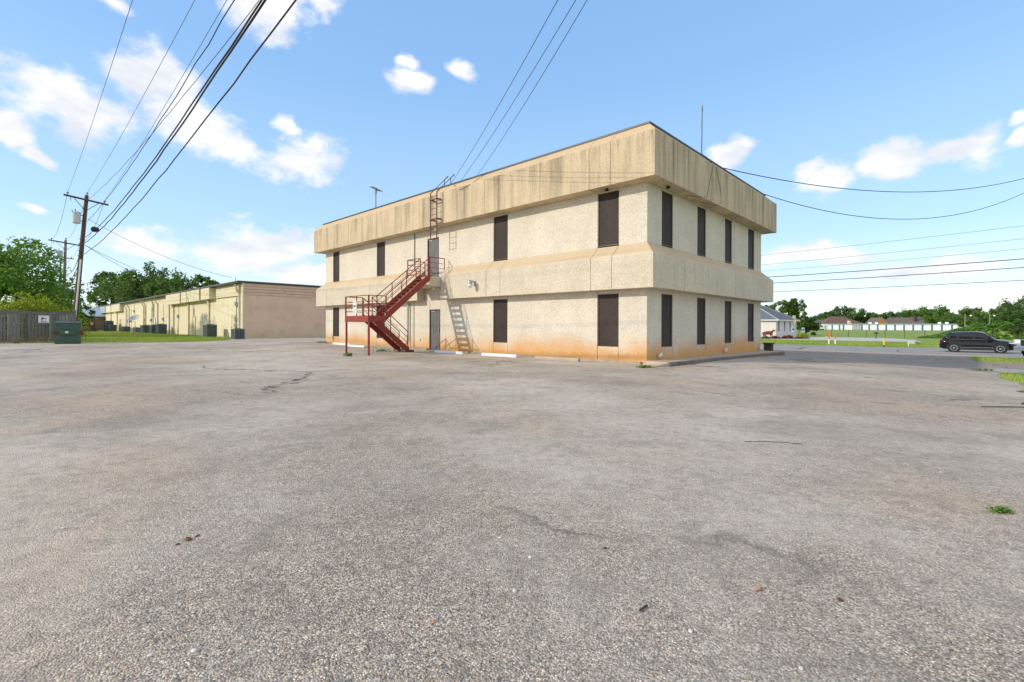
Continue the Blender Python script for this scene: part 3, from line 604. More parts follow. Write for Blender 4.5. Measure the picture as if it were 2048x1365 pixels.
for z, w in ((.19, .18), (.125, .2), (.055, .24)):
    x = -w / 2
    while x < w / 2 - .02: q = min(.02 + .05 * R.random(), w / 2 - x); m.box(x, x + q, -.008, -.004, z - .013, z + .013); x += q + .014
m.build('small_print', mt['ink'], sg)

# ------------------------------------------------------------------ roof ladder, mast, solar lamp
LO = (-.88, 11.34, 5.75)
LD = thing('roof_ladder', 'brown steel roof ladder bolted to the fascia above the upper door', 'ladder', (*ab(LO[1], LO[0]), LO[2]), TH)
for y in (11.08, 11.6):
    MB().path([(-.88, y, 5.75), (-.88, y, 8.1), (.24, y, 9.22)], .03, 6).build('rail', mt['brownst'], LD, off=LO)
    MB().tube((.0, y, 8.6), (.0, y, 8.98), .02).build('roof_strut', mt['brownst'], LD, off=LO)
    for z in (6.75, 7.75): MB().box(-.9, -.606, y - .012, y + .012, z - .04, z + .04).build('bracket', mt['brownst'], LD, off=LO)
z = 5.78
while z < 8.15: MB().tube((-.88, 11.08, z), (-.88, 11.6, z), .014).build('rung', mt['brownst'], LD, off=LO); z += .3
for z in (6.75, 7.75): MB().box(-.93, -.87, 11.06, 11.62, z - .025, z + .025).build('cross_plate', mt['brownst'], LD, off=LO)
am = thing('antenna_mast', 'thin grey antenna mast on the roof above the end wall', 'antenna', (*ab(.6, 6.15), 8.47), TH)
MB().tube((0, 0, 0), (.1, 0, 2.8), .035, .02, 6).build('mast', mt['alu'], am); MB().tube((.1, 0, 2.8), (.11, 0, 3.05), .04, .02, 6).build('tip', mt['alu'], am)
MB().tube((.12, .04, 2.0), (.16, .04, 2.75), .014, n=4).build('side_rod', mt['alu'], am); MB().tube((.02, 0, .7), (-.9, -.2, .02), .012, n=4).build('guy_rod', mt['alu'], am); MB().tube((.02, 0, .7), (.3, .8, .02), .012, n=4).build('guy_rod', mt['alu'], am)
sl = thing('solar_lamp', 'pole with tilted flat solar panel standing on the roof', 'solar lamp', (*ab(23.5, 3.0), 8.47), TH)
MB().tube((0, 0, 0), (0, 0, 2.95), .06, n=8).build('pole', mt['grey'], sl); MB().tube((0, 0, 2.6), (0, 0, 2.9), .09, n=8).build('collar', mt['grey'], sl)
pn = MB().bbox(-.42, .42, -.36, .36, -.02, .02, .008).build('panel', mt['steel'], sl); pn.location = (0, 0, 2.98); pn.rotation_euler = (.25, .25, 0)
for k in range(4): MB().box(-.38 + k * .19, -.21 + k * .19, -.32, .32, .022, .026).build('solar_cell', mt['glass'], pn)
tag(MB().box(-.25, .25, -.2, .2, 0, .3).box(-.3, .3, -.25, .25, .302, .36).build('roof_vent', mt['grey'], None, loc=(*ab(17.2, .6), 8.47), rz=TH), 'small grey vent box on the roof edge left of the ladder', 'vent')

# ------------------------------------------------------------------ long cream building on the left
CX, CY = ab(*BASELB); CZ = .13
CB = thing('cream_warehouse', 'long low cream painted warehouse with tan end wall', 'building', (CX, CY, CZ), TH)
CL, CW, CH = 108.0, 26.0, 4.75                            # local x = b (end wall), y = a (long side at x = 0)
def tpx(px, y=600):
    r = pxdir(px, y)[0]; return (CX - CY * r) / (ST + CT * r)
MB().box(.1, CW, .06, CL, -.3, 5.07).build('long_wall', mt['cream'], CB)
MB().box(.0, CW, .0, .06, -.3, 3.98).build('end_wall', mt['tan'], CB)
for r_ in range(4):                                       # tan board siding at the head of the end wall
    s = 0; nb = 0
    while s < CW:
        e = min(CW, s + R.uniform(3.2, 4.9)); MB().bbox(s + .006, e - .006, -.03, .058, 3.99 + r_ * .27, 3.99 + r_ * .27 + .235, .008).build('siding_board', mt['tanb'], CB); s = e
MB().box(-.5, CW, -.12, CL + .2, 5.08, 5.2).build('roof_edge', mt['coping'], CB)
MB().box(-.42, CW, .0, CL, 5.21, 5.26).build('flat_roof', mt['roofing'], CB)
MB().box(-.04, .099, -.035, .22, -.2, 5.07).build('corner_trim', mt['cream'], CB)
def fbox(p0, p1, depth, zlo, mat='cream'):                # box of three boards under the roof edge between two picture columns
    t0, t1 = sorted((tpx(p0), tpx(p1)))
    h = (5.07 - zlo) / 3
    for k in range(3): MB().bbox(-depth, .095, t0 + .01, t1 - .01, zlo + k * h, zlo + (k + 1) * h - .012, .01).build('eave_board', mt[mat], CB)
fbox(478, 433, .06, 3.95); fbox(429, 412, .5, 3.9); fbox(409.5, 371.5, .5, 3.85); fbox(370, 341, .5, 3.8)
fbox(246, 229, .5, 3.7); fbox(227, 217, .45, 3.7); fbox(216, 199, .5, 3.7, 'grey'); fbox(198, 190, .5, 3.7)
for px in (409.5, 370.2): MB().box(-.56, -.5, tpx(px) - .08, tpx(px) + .08, 3.75, 5.07).build('eave_post', mt['creamt'], CB)
for px in (478, 418, 377, 347, 338, 315, 307, 291, 287, 258, 252, 234, 222):
    t_ = tpx(px); MB().path([(-.35, t_, 5.0), (-.12, t_, 4.35), (.02, t_, 4.1), (.02, t_, .05)], .075, 6).build('downspout', mt['creamt'], CB)
for px, hgt, mm in ((466, 2.15, 'creamt'), (387.5, 2.15, 'creamt'), (335, 2.3, 'white'), (308, 2.2, 'white'), (240, 2.2, 'creamt'), (208, 2.2, 'creamt')):
    t_ = tpx(px); d = MB().box(.04, .098, t_ - .5, t_ + .5, .0, hgt).build('door', mt[mm], CB)
    MB().box(.02, .099, t_ - .58, t_ - .505, -.02, hgt + .08).box(.02, .099, t_ + .505, t_ + .58, -.02, hgt + .08).box(.02, .099, t_ - .505, t_ + .505, hgt + .002, hgt + .08).build('door_frame', mt['dframe'] if mm == 'grey' else mt['creamt'], d)
    MB().tube((-.03, t_ + .4, 1.0), (.04, t_ + .4, 1.0), .04).build('door_handle', mt['black'], d)
for px, zz in ((472, 3.0), (471, 1.6), (471, 1.0), (356, 2.1), (326, 1.8), (305, 3.3), (302, 1.7), (289, 1.8), (268, 3.3), (262, 1.7), (254, 1.7), (222, 1.9)):
    t_ = tpx(px); MB().bbox(-.12, .098, t_ - .16, t_ + .16, zz, zz + .4, .02).build('meter_box', mt['grey'], CB)
    MB().tube((.05, t_ + .05, .1 if zz < 2.5 else zz - 1), (.05, t_ + .05, zz), .03).build('conduit', mt['grey'], CB); MB().tube((.05, t_ - .05, zz + .4), (.05, t_ - .05, min(4.6, zz + 2.2)), .025).build('conduit', mt['grey'], CB)
MB().path([(.02, tpx(475), 3.9), (-.1, tpx(474), 4.5), (-.1, tpx(473), 5.6)], .04).build('service_mast', mt['grey'], CB)

# ------------------------------------------------------------------ condensers on the lawn
def condenser(px, off, w, h, depth, label, mat='ac'):
    """stands off metres in front of the cream wall, right end seen at picture column px"""
    ox, oy = CX - CT * (off + depth), CY - ST * (off + depth); r = pxdir(px, 650)[0]; tt = (ox - oy * r) / (ST + CT * r)
    gx_, gy_ = ox - ST * tt, oy + CT * tt; z = tz(gx_, gy_) - .02
    t_ = thing('air_conditioner', label, 'air conditioner', (gx_, gy_, z), TH, 'condenser units along the cream building')
    MB().box(-.08, depth + .08, -.08, w + .08, -.06, .06).build('pad', mt['conc'], t_)
    MB().box(.04, depth - .04, .04, w - .04, .062, h - .05).build('coil', mt['acd'], t_)
    for xx in (0, depth - .05):
        for yy in (0, w - .05): MB().box(xx, xx + .05, yy, yy + .05, .062, h - .06).build('corner_post', mt[mat], t_)
    MB().bbox(-.02, depth + .02, -.02, w + .02, h - .06, h, .02).build('top_cover', mt[mat], t_)
    n = max(4, int(w / .11))
    for k in range(n): y = .07 + (w - .16) * k / (n - 1); MB().box(-.004, .03, y, y + .025, .07, h - .062).build('louvre', mt[mat], t_)
    n = max(4, int(depth / .11))
    for k in range(n): x = .07 + (depth - .16) * k / (n - 1); MB().box(x, x + .025, -.004, .03, .07, h - .062).build('louvre', mt[mat], t_)
    MB().lathe([(.0, 0), (min(w, depth) * .42, 0), (min(w, depth) * .42, .03), (0, .06)], (depth / 2, w / 2, h), 14).build('fan_guard', mt['black'], t_)
ACG = 'condenser units along the cream building'
condenser(469, .9, .95, .9, .8, 'low grey condenser unit nearest the tan end wall corner')
condenser(413, .7, 1.25, 1.25, .9, 'tall dark green condenser unit with a white label, second from the tan corner')
condenser(316, .6, 1.5, 1.3, .95, 'dark tall condenser of the close pair left of the white door')
condenser(303, .6, 1.4, 1.2, .95, 'condenser behind its twin in the close pair left of the white door')
condenser(285.5, .6, 2.0, 1.15, .95, 'dark condenser just right of the satellite dish foot')
condenser(266, .6, 2.2, .8, .95, 'pale low condenser left of the satellite dish', 'acl')
condenser(246, 1.0, 2.4, .9, .95, 'wide low condenser on a concrete pad before the far eave box')
condenser(219, 1.0, 3.0, 1.2, 1.0, 'dark condenser, front one of the far group before the grey eave box')
condenser(212, 1.0, 3.2, 1.9, 1.1, 'tallest bluish condenser of the far group before the grey eave box')
condenser(194, 1.0, 3.0, 1.5, 1.1, 'black condenser at the farthest end of the cream building')
_r = pxdir(270, 650)[0]; _ox, _oy = CX - CT * 2.2, CY - ST * 2.2; _t = (_ox - _oy * _r) / (ST + CT * _r); g = Vector((_ox - ST * _t, _oy + CT * _t, 0)); sd = thing('satellite_dish', 'grey satellite dish on a short pole on the lawn before the cream wall', 'satellite dish', (g.x, g.y, tz(g.x, g.y)), TH)
MB().tube((0, 0, -.1), (0, 0, 1.6), .04).build('pole', mt['steel'], sd)
rings = []
for r, h in ((0.02, 0), (.35, .05), (.6, .15), (.75, .24), (.76, .22), (.6, .12), (.3, .02), (.02, -.03)): rings.append([(r * math.cos(k * math.pi / 10), r * .8 * math.sin(k * math.pi / 10), h) for k in range(20)])
dd = MB().loft(rings).build('dish', mt['grey'], sd, smooth=True); dd.location = (-.1, 0, 2.0); dd.rotation_euler = (math.radians(25), math.radians(-30), 0)
MB().path([(.1, -.2, 1.65), (-.5, -.9, 1.55), (-.75, -1.1, 1.6)], .03).build('feed_arm', mt['steel'], sd); MB().box(-.85, -.7, -1.2, -1.05, 1.53, 1.68).build('feed_horn', mt['black'], sd)

# ------------------------------------------------------------------ wooden fences, sign, dumpster
f1 = G(151, 684.5, .14); f0 = f1 - Vector((CT, ST, 0)) * 7.0; FD = (f1 - f0); flen = FD.length; FA = math.atan2(FD.y, FD.x)
WF = thing('wooden_fence', 'weathered grey board fence with top rail left of the dumpster', 'fence', (f0.x, f0.y, .12), FA)
FH = (685 - 624) / F * f1.y; x = 0; k = 0
shared = [MB().bbox(0, .130, -.01, .012, 0, FH - .20 - .01 * j, .004).mesh('picket', mt['fence']) for j in range(3)]
while x < flen - .1:
    o = link(bpy.data.objects.new('picket', shared[k % 3]), WF); o.location = (x, R.uniform(-.014, .014), .03 + R.uniform(-.01, .015)); o.rotation_euler = (0, R.uniform(-.007, .007), 0); x += .150 + R.uniform(0, .022); k += 1
x = 0
while x < flen: e = min(flen, x + 2.4); MB().bbox(x, e - .01, -.035, -.012, FH - .2, FH - .04, .004).build('top_board', mt['fence'], WF); MB().bbox(x, e - .01, -.06, .08, FH - .038, FH, .004).build('cap_rail', mt['fence'], WF); x = e
x = .6
while x < flen + .1: MB().tube((x, .07, -.1), (x, .07, FH - .05), .04).build('post', mt['steel'], WF); x += 2.4
MB().box(0, flen + .2, -.10, -.02, -.1, .03).build('kick_board', mt['tanstop'], WF); MB().bbox(flen - .12, flen + .02, -.03, .09, -.05, FH + .12, .01).build('end_post', mt['fence'], WF)
_r = pxdir(87.5, 640)[0]; _s = (f1.x - _r * f1.y) / (CT - _r * ST); sp = f1 - Vector((CT, ST, 0)) * _s; SW = .52
sz = CAMZ + (648.9 - 646.3) / F * sp.y
fs = thing('security_sign', 'white security notice sign with camera symbol on the grey fence', 'sign', (sp.x + math.sin(FA) * .05, sp.y - math.cos(FA) * .05, sz), FA)
MB().bbox(-SW / 2, SW / 2, -.003, .003, 0, .50, .003).build('sign_face', mt['signw'], fs)
text('SECURITY NOTICE', .075, mt['inky'], fs, (0, -.006, .435), (math.pi / 2, 0, 0), sx=.72)
m = MB(); camicon(m, -.02, .265, 1.0); m.build('camera_symbol', mt['ink'], fs); m = MB()
for z, w in ((.135, .28), (.085, .31), (.037, .42)):
    x = -w / 2
    while x < w / 2 - .02: q = min(.03 + .07 * R.random(), w / 2 - x); m.box(x, x + q, -.0075, -.004, z - .013, z + .013); x += q + .018
m.build('small_print', mt['ink'], fs)

g0 = G(108, 690.3, .1); g1_ = G(157, 690.3, .1); DA = TH - .12; dwid = 1.22; DHT = 44.5 / F * g0.y
DU = thing('dumpster', 'green steel dumpster with black lid in front of the fence end', 'dumpster', (g0.x, g0.y, tz(g0.x, g0.y)), DA)
m = MB(); dw = dwid
m.loft([[(.02, .02, .06), (dw - .02, .02, .06), (dw - .02, 1.05, .06), (.02, 1.05, .06)], [(0, 0, DHT - .28), (dw, 0, DHT - .28), (dw, 1.15, DHT - .28), (0, 1.15, DHT - .28)], [(0, 0, DHT - .16), (dw, 0, DHT - .16), (dw, 1.2, DHT - .02), (0, 1.2, DHT - .02)]]); m.build('body', mt['dgreen'], DU)
MB().box(-.04, dw + .04, -.04, .03, DHT - .20, DHT - .12).build('rim', mt['dgreen'], DU); MB().box(.02, dw - .02, .0, .06, .0, .06).build('skid', mt['rust'], DU); MB().box(.02, dw - .02, .95, 1.03, .0, .06).build('skid', mt['rust'], DU)
MB().loft([[(.02, -.06, DHT - .115), (dw - .02, -.06, DHT - .115), (dw - .02, -.06, DHT - .08), (.02, -.06, DHT - .08)], [(.02, 1.2, DHT + .02), (dw - .02, 1.2, DHT + .02), (dw - .02, 1.2, DHT + .06), (.02, 1.2, DHT + .06)]]).build('lid', mt['lid'], DU)
MB().bbox(dw * .21, dw * .78, -.16, -.01, DHT * .43, DHT * .62, .02).build('front_pocket', mt['dgreen'], DU)
MB().box(.01, dw * .2, -.02, -.004, DHT * .44, DHT * .60).build('rust_plate', mt['rust'], DU); MB().box(dw - .10, dw + .11, .0, .8, DHT * .38, DHT * .62).build('fork_pocket', mt['rust'], DU); MB().box(-.11, .0, .05, .8, DHT * .40, DHT * .60).build('fork_pocket', mt['dgreen'], DU)
MB().box(dw * .42, dw * .53, -.165, -.161, DHT * .48, DHT * .575).build('sticker', mt['signw'], DU); MB().box(dw * .43, dw * .52, -.1665, -.1655, DHT * .49, DHT * .51).build('print_line', mt['ink'], DU)
# farther brown fence between pole and cream building
h0 = P(150, 650, 78); h1 = P(196, 650, 92)
F2 = thing('far_board_fence', 'brown board fence closing the lawn beyond the utility poles', 'fence', (h0.x, h0.y, .12), math.atan2(h1.y - h0.y, h1.x - h0.x)); l2 = (h1 - h0).length; x = 0
pk = MB().box(0, .19, -.01, .01, 0, 2.55).mesh('picket', mt['fence2'])
while x < l2: o = link(bpy.data.objects.new('picket', pk), F2); o.location = (x, R.uniform(-.01, .01), R.uniform(-.03, .03)); x += .2
MB().box(l2 * .6, l2 * .75, -.04, -.012, 1.2, 1.5).build('red_board', mt['tail'], F2)

# ------------------------------------------------------------------ utility poles and wires
def pole(name, foot, top, r, label, mat, armoff, armlen=1.25, tank=True, group='utility poles along the back line'):
    f = Vector(foot); tp = Vector(top) - f
    p = thing(name, label, 'utility pole', f, 0, group)
    MB().path([tp * (k / 6) for k in range(7)], [r * (1 - .35 * k / 6) for k in range(7)], 10).build('shaft', mt[mat], p, smooth=True)
    d = Vector((math.cos(TH), math.sin(TH), 0)) ; c = tp * .965 + Vector(armoff); tl = .12
    e = Vector((d.x, d.y, -tl)); e.normalize(); arm = MB(); w = Vector((-d.y, d.x, 0)); u = e.cross(w)
    q = lambda cc: [cc + w * .05 + u * .06, cc - w * .05 + u * .06, cc - w * .05 - u * .06, cc + w * .05 - u * .06]
    c = c - w * .19
    arm.loft([q(c - e * armlen), q(c + e * armlen)]).build('crossarm', mt['arm'], p)
    for s in (-1, 1): MB().tube(c + e * s * armlen * .55 - u * .05, tp * .89 - w * .12, .02).build('brace', mt['black'], p)
    ins = [c - e * armlen * .82, c + e * armlen * .82, tp + Vector((.04, 0, -.06))]
    for v in ins: MB().lathe([(.02, 0), (.02, .08), (.07, .11), (.075, .17), (.045, .22), (0, .23)], v + Vector((0, 0, .05)), 8).build('insulator', mt['ceramic'], p)
    MB().tube(c - e * armlen * .68 - u * .05, c - e * armlen * .68 - u * .32 - w * .08, .025).build('fuse_cutout', mt['ceramic'], p)
    if tank:
        b = tp * .80 - d * .42 - w * .15
        tk = MB().lathe([(0, -.02), (.22, 0), (.24, .05), (.24, .75), (.26, .78), (.2, .84), (0, .85)], b, 14).build('transformer', mt['xfmr'], p, smooth=False)
        MB().tube(b + Vector((-.08, 0, .84)), b + Vector((-.1, 0, 1.06)), .035).build('bushing', mt['ceramic'], tk); MB().tube(b + Vector((-.25, 0, .7)), b + Vector((-.33, 0, .95)), .03).build('bushing', mt['black'], tk)
        MB().tube(b + Vector((.2, .0, .6)), tp * .86, .03).build('hanger', mt['black'], tk); MB().tube(b + Vector((.2, .0, .2)), tp * .82, .03).build('hanger', mt['black'], tk)
    return p, [f + v + Vector((0, 0, .26)) for v in ins], f, tp
D1 = 35.5; p1f = P(150.5, 640, D1); p1t = P(173.5, 391, D1); p1f.z = .1; p1f.x -= .18
PL1, I1, f1_, tp1 = pole('utility_pole', p1f, p1t, .18, 'leaning reddish brown utility pole with transformer, nearest, behind the dumpster', 'pole', (0, 0, 0))
w_ = Vector((.10, -.12, 0))
MB().path([w_ + Vector((.03, 0, 0)), w_ + tp1 * .28 + Vector((.03, 0, 0)), w_ + tp1 * .56 + Vector((.02, .0, 0))], .05, 8).build('conduit', mt['white'], PL1)
MB().path([w_ + Vector((-.06, -.1, 0)), w_ + tp1 * .12 + Vector((-.06, -.1, 0)), w_ + tp1 * .2 + Vector((-.06, -.1, 0))], .06, 8).build('cable_guard', mt['black'], PL1)
for k in (.585, .62, .66, .70): MB().tube(tp1 * k + Vector((-.1, -.16, 0)), tp1 * k + Vector((.32, -.3, -.06)), .025).build('cable_bracket', mt['black'], PL1)
D2 = 52.0; p2f = P(125.5, 660, D2); p2t = P(131.3, 480, D2); p2f.z = .1
PL2, I2, f2_, tp2 = pole('utility_pole', p2f, p2t, .17, 'pale grey green utility pole, second along the line', 'pole2', (0, 0, 0), 1.35)
D3 = 68.0; p3f = P(121, 660, D3); p3t = P(121, 509, D3); p3f.z = .1
PL3, I3, f3_, tp3 = pole('utility_pole', p3f, p3t, .16, 'dark utility pole farthest along the line', 'pole2', (0, 0, 0), 1.4)
MB().path([tp3 * .72, tp3 * .73 + Vector((-.6, -.4, .25)), tp3 * .73 + Vector((-1.4, -.9, .1))], .03).build('lamp_arm', mt['steel'], PL3); MB().bbox(-1.75, -1.35, -1.05, -.8, 7.1, 7.25, .03).build('lamp_head', mt['steel'], PL3, off=(0, 0, 7.175 - tp3.z * .73 - .1))
A_ = Vector((-ST, CT, 0)); p0f = p1f - A_ * 52; p0f.z = 0
PL0, I0, f0_, tp0 = pole('utility_pole', p0f, p0f + Vector((0, 0, 10.2)), .17, 'utility pole behind the viewpoint that carries the overhead lines', 'pole', (0, 0, 0))
def wire(p, q, sag, r, label, mat='wire', n=26, cat='cable', group=None, wob=0, ext=None, name='overhead_wire'):
    p = Vector(p); q = Vector(q); pts = []
    for k in range(n + 1):
        u = k / n; v = p.lerp(q, u); v.z -= sag * 4 * u * (1 - u)
        if wob and 0 < k < n: v += Vector((R.uniform(-wob, wob), R.uniform(-wob, wob), R.uniform(-wob, wob)))
        pts.append(v)
    o = MB().path([v - p for v in pts], r, 5).build(name, mt[mat], None, loc=p, smooth=True)
    return tag(o, label, cat, group)
WG = 'lines between the utility poles'
tops = [(266, 'first'), (391, 'second'), (455, 'third')]
def topfit(p, px):
    """start p; the wire leaves the picture's top edge at column px: keep the pole line's direction roughly"""
    best = None
    for dist in np.arange(9, 24, .25):
        q = P(px, -2, dist); d = Vector((q.x - p.x, q.y - p.y)); d.normalize(); e = abs(d.dot(Vector((ST, -CT))))
        zz = abs((q.z) - (p.z - .25)); s = -e * 6 + zz * .5
        if best is None or s < best[0]: best = (s, q)
    return best[1]
srcs = [I1[0], I1[2], I1[1]]
for (px, nm), s in zip(tops, srcs):
    q = topfit(s, px); d = (q - s); d2 = d.copy(); d2.z = 0
    e = s + d2 * (52 / d2.length); L1 = d2.length; u = L1 / 52
    ze = (q.z - s.z + .55 * 4 * u * (1 - u)) / u + s.z; e.z = ze
    o = wire(s, e, .55, .0085, {'first': 'leftmost thin bare line over the lot from the crossarm end', 'second': 'thin bare line from the pole top, second from the left', 'third': 'thin bare line from the right crossarm end, with a splice'}[nm], 'alu', 40, 'cable', WG)
for (px, py, w, src, lab) in ((470, 0, .012, .80, 'twisted thin service cable beside the third bare line'), (520, 0, .010, .955, 'thin cable just left of the thick bundle'), (526, 0, .018, .70, 'thick dark telephone bundle, left one of the pair'), (531, 0, .021, .66, 'thick dark telephone bundle, right one of the pair'), (592, 0, .017, .585, 'dark sagging cable farthest right over the lot')):
    s = f1_ + tp1 * src + Vector((.3, -.3, 0)); q = topfit(s, px); d2 = q - s; d2.z = 0; e = s + d2 * (52 / d2.length); u = d2.length / 52; sag = 1.25 if src < .75 else 1.1
    e.z = (q.z - s.z + sag * 4 * u * (1 - u)) / u + s.z
    o = wire(s, e, sag, w, lab, 'wire', 44, 'cable', WG, wob=.015)
    if px == 526:
        c = s.lerp(e, .16); c.z -= sag * 4 * .16 * .84
        cc = MB()
        for k in range(5): cc.path([(.02 * k - .04 + .26 * math.cos(a * .5236) * (1 - .05 * k), .03 * math.sin(a), .22 * math.sin(a * .5236) * (1 - .05 * k)) for a in range(13)], .035, 5)
        cc.lathe([(0, -.3), (.14, -.25), (.2, 0), (.14, .25), (0, .3)], (0, 0, 0), 10, 'x')
        cc.v = [(x * .68, y * .68, z * .68) for x, y, z in cc.v]
        tag(cc.build('cable_coil', mt['wire'], None, loc=c, rz=.7), 'black coil of spare cable hanging on the thick bundle by the pole', 'cable coil')
for k, (i, j, nm) in enumerate(((0, 0, 'left end'), (1, 1, 'right end'), (2, 2, 'top'))):
    wire(I1[i], I2[j], .9, .012, 'bare line from the %s of the nearest pole to the second pole' % nm, 'alu', 20, 'cable', WG); wire(I2[i], I3[j], .5, .012, 'bare line from the %s of the second pole to the farthest pole' % nm, 'alu', 14, 'cable', WG)
    wire(I3[i], I3[j] + A_ * 45 + Vector((0, 0, -.4)), .5, .014, 'bare line leaving the %s of the farthest pole into the trees' % nm, 'alu', 12, 'cable', WG)
for k, (s_, lab) in enumerate(((.70, 'upper thick cable'), (.64, 'middle thick cable'), (.60, 'lower thick cable'))):
    wire(f1_ + tp1 * s_ + Vector((0, .1, 0)), f2_ + tp2 * (s_ - .02), 1.2, .022, lab + ' sagging between the nearest and second poles', 'wire', 20, 'cable', WG)
cwall = lambda px, z: Vector(((CX - ST * tpx(px) - CT * .45), CY + CT * tpx(px) - ST * .45, CZ + z))
for s_, px, lab in ((.84, 474, 'black service line from the nearest pole down to the tan corner of the cream building'), (.66, 412, 'thin service line from the nearest pole to the projecting eave box'), (.66, 376, 'thin service line from the nearest pole to the far eave post')):
    wire(f1_ + tp1 * s_ + Vector((.15, .1, 0)), cwall(px, 5.2 if px < 470 else 5.6), .5, .014, lab, 'wire', 20, 'cable', 'service lines to the cream building')
for s_, px, lab in ((.62, 330, 'upper'), (.58, 300, 'middle'), (.55, 262, 'lower'), (.52, 225, 'lowest')):
    wire(f2_ + tp2 * s_, cwall(px, 5.1), .5, .014, lab + ' pale service line from the second pole to the cream building', 'alu', 18, 'cable', 'service lines to the cream building')
# lines to the office roof
for (px0, px1, py1, aa, lab) in ((1104, 905, 352, 11.0, 'left'), (1139, 933, 357, 10.2, 'middle'), (1162, 985, 345, 9.0, 'right')):
    s = Vector((*ab(aa, -.05), 8.66)); q = P(px0, -3, 11.6); d2 = q - s; e = s + d2 * 1.9; e.z = s.z + (q.z - s.z + .35) * 1.6
    wire(s, e, .5, .009, lab + ' thin service wire coming down to the office roof by the ladder', 'wire', 26, 'cable', 'service wires to the office roof')
MB().path([(-.1, 10.6, 8.62), (-.4, 10.3, 8.35), (-.63, 9.6, 7.95), (-.63, 8.9, 8.05), (-.4, 8.4, 8.35), (-.1, 8.2, 8.62)], .01, 4).build('loose_cable', mt['wire'], OB)
for (a_, b_, px, py, dd_, sg_, lab) in ((-.1, 6.7, 2090, 345, 34, 1.25, 'upper sagging cable from the office roof to the right edge'), (-.1, 12.6, 2090, 364, 38, 2.1, 'lower sagging cable from the office roof corner to the right edge')):
    wire(Vector((*ab(a_, b_), 8.62)), P(px, py, dd_), sg_, .02, lab, 'wire', 30, 'cable', 'cables from the roof to the street poles')
# street lines parallel to the road
SGp = 'lines along the street'
rp, IR, fr_, tpr = pole('street_pole', Vector((*ab(-13.4, 33.2), -.65)), Vector((*ab(-13.4, 33.2), 9.0)), .17, 'utility pole at the street just past the right edge', 'pole', (0, 0, 0), tank=False, group='street poles')
rq, IQ, fq_, tpq = pole('street_pole', Vector((*ab(34, 33.2), -.5)), Vector((*ab(34, 33.2), 9.4)), .17, 'utility pole at the street hidden behind the office building', 'pole', (0, 0, 0), tank=False, group='street poles')
for z0, z1, r, lab in ((8.55, 8.2, .012, 'top thin'), (7.65, 7.3, .012, 'second thin'), (6.95, 6.85, .012, 'third thin'), (6.22, 6.5, .03, 'thick upper black'), (5.62, 5.95, .026, 'thick lower black'), (4.72, 5.3, .02, 'lowest')):
    wire(Vector((*ab(-13.4, 33), z0)), Vector((*ab(34, 33), z1)), .35, r, lab + ' line running along the street right of the office', 'wire' if r > .015 else 'alu', 30, 'cable', SGp)

# ------------------------------------------------------------------ foliage
def leaves(centres, rad, per, size, rng, flat=.0):
    """leaf quads scattered round clump centres -> verts, faces, tone"""
    n = len(centres) * per
    c = np.repeat(centres, per, 0); rr = np.repeat(rad, per)[:, None]
    d = rng.normal(size=(n, 3)); d /= np.linalg.norm(d, axis=1)[:, None]
    p = c + d * rr * (rng.random((n, 1)) ** .45)
    nrm = d + rng.normal(size=(n, 3)) * .7; nrm[:, 2] += .35; nrm /= np.linalg.norm(nrm, axis=1)[:, None]
    u = np.cross(nrm, rng.normal(size=(n, 3))); u /= np.linalg.norm(u, axis=1)[:, None]; w = np.cross(nrm, u)
    sz = size * (.55 + .8 * rng.random((n, 1)))
    u *= sz; w *= sz * .62
    v = np.stack([p - u, p - w * .9 + u * .1, p + u, p + w * .9 + u * .1], 1).reshape(-1, 3)
    f = np.arange(n * 4).reshape(-1, 4)
    tone = np.clip(np.repeat(rng.random(len(centres)), per) * .55 + rng.random(n) * .5 - .02, 0, 1)
    return v, f, tone
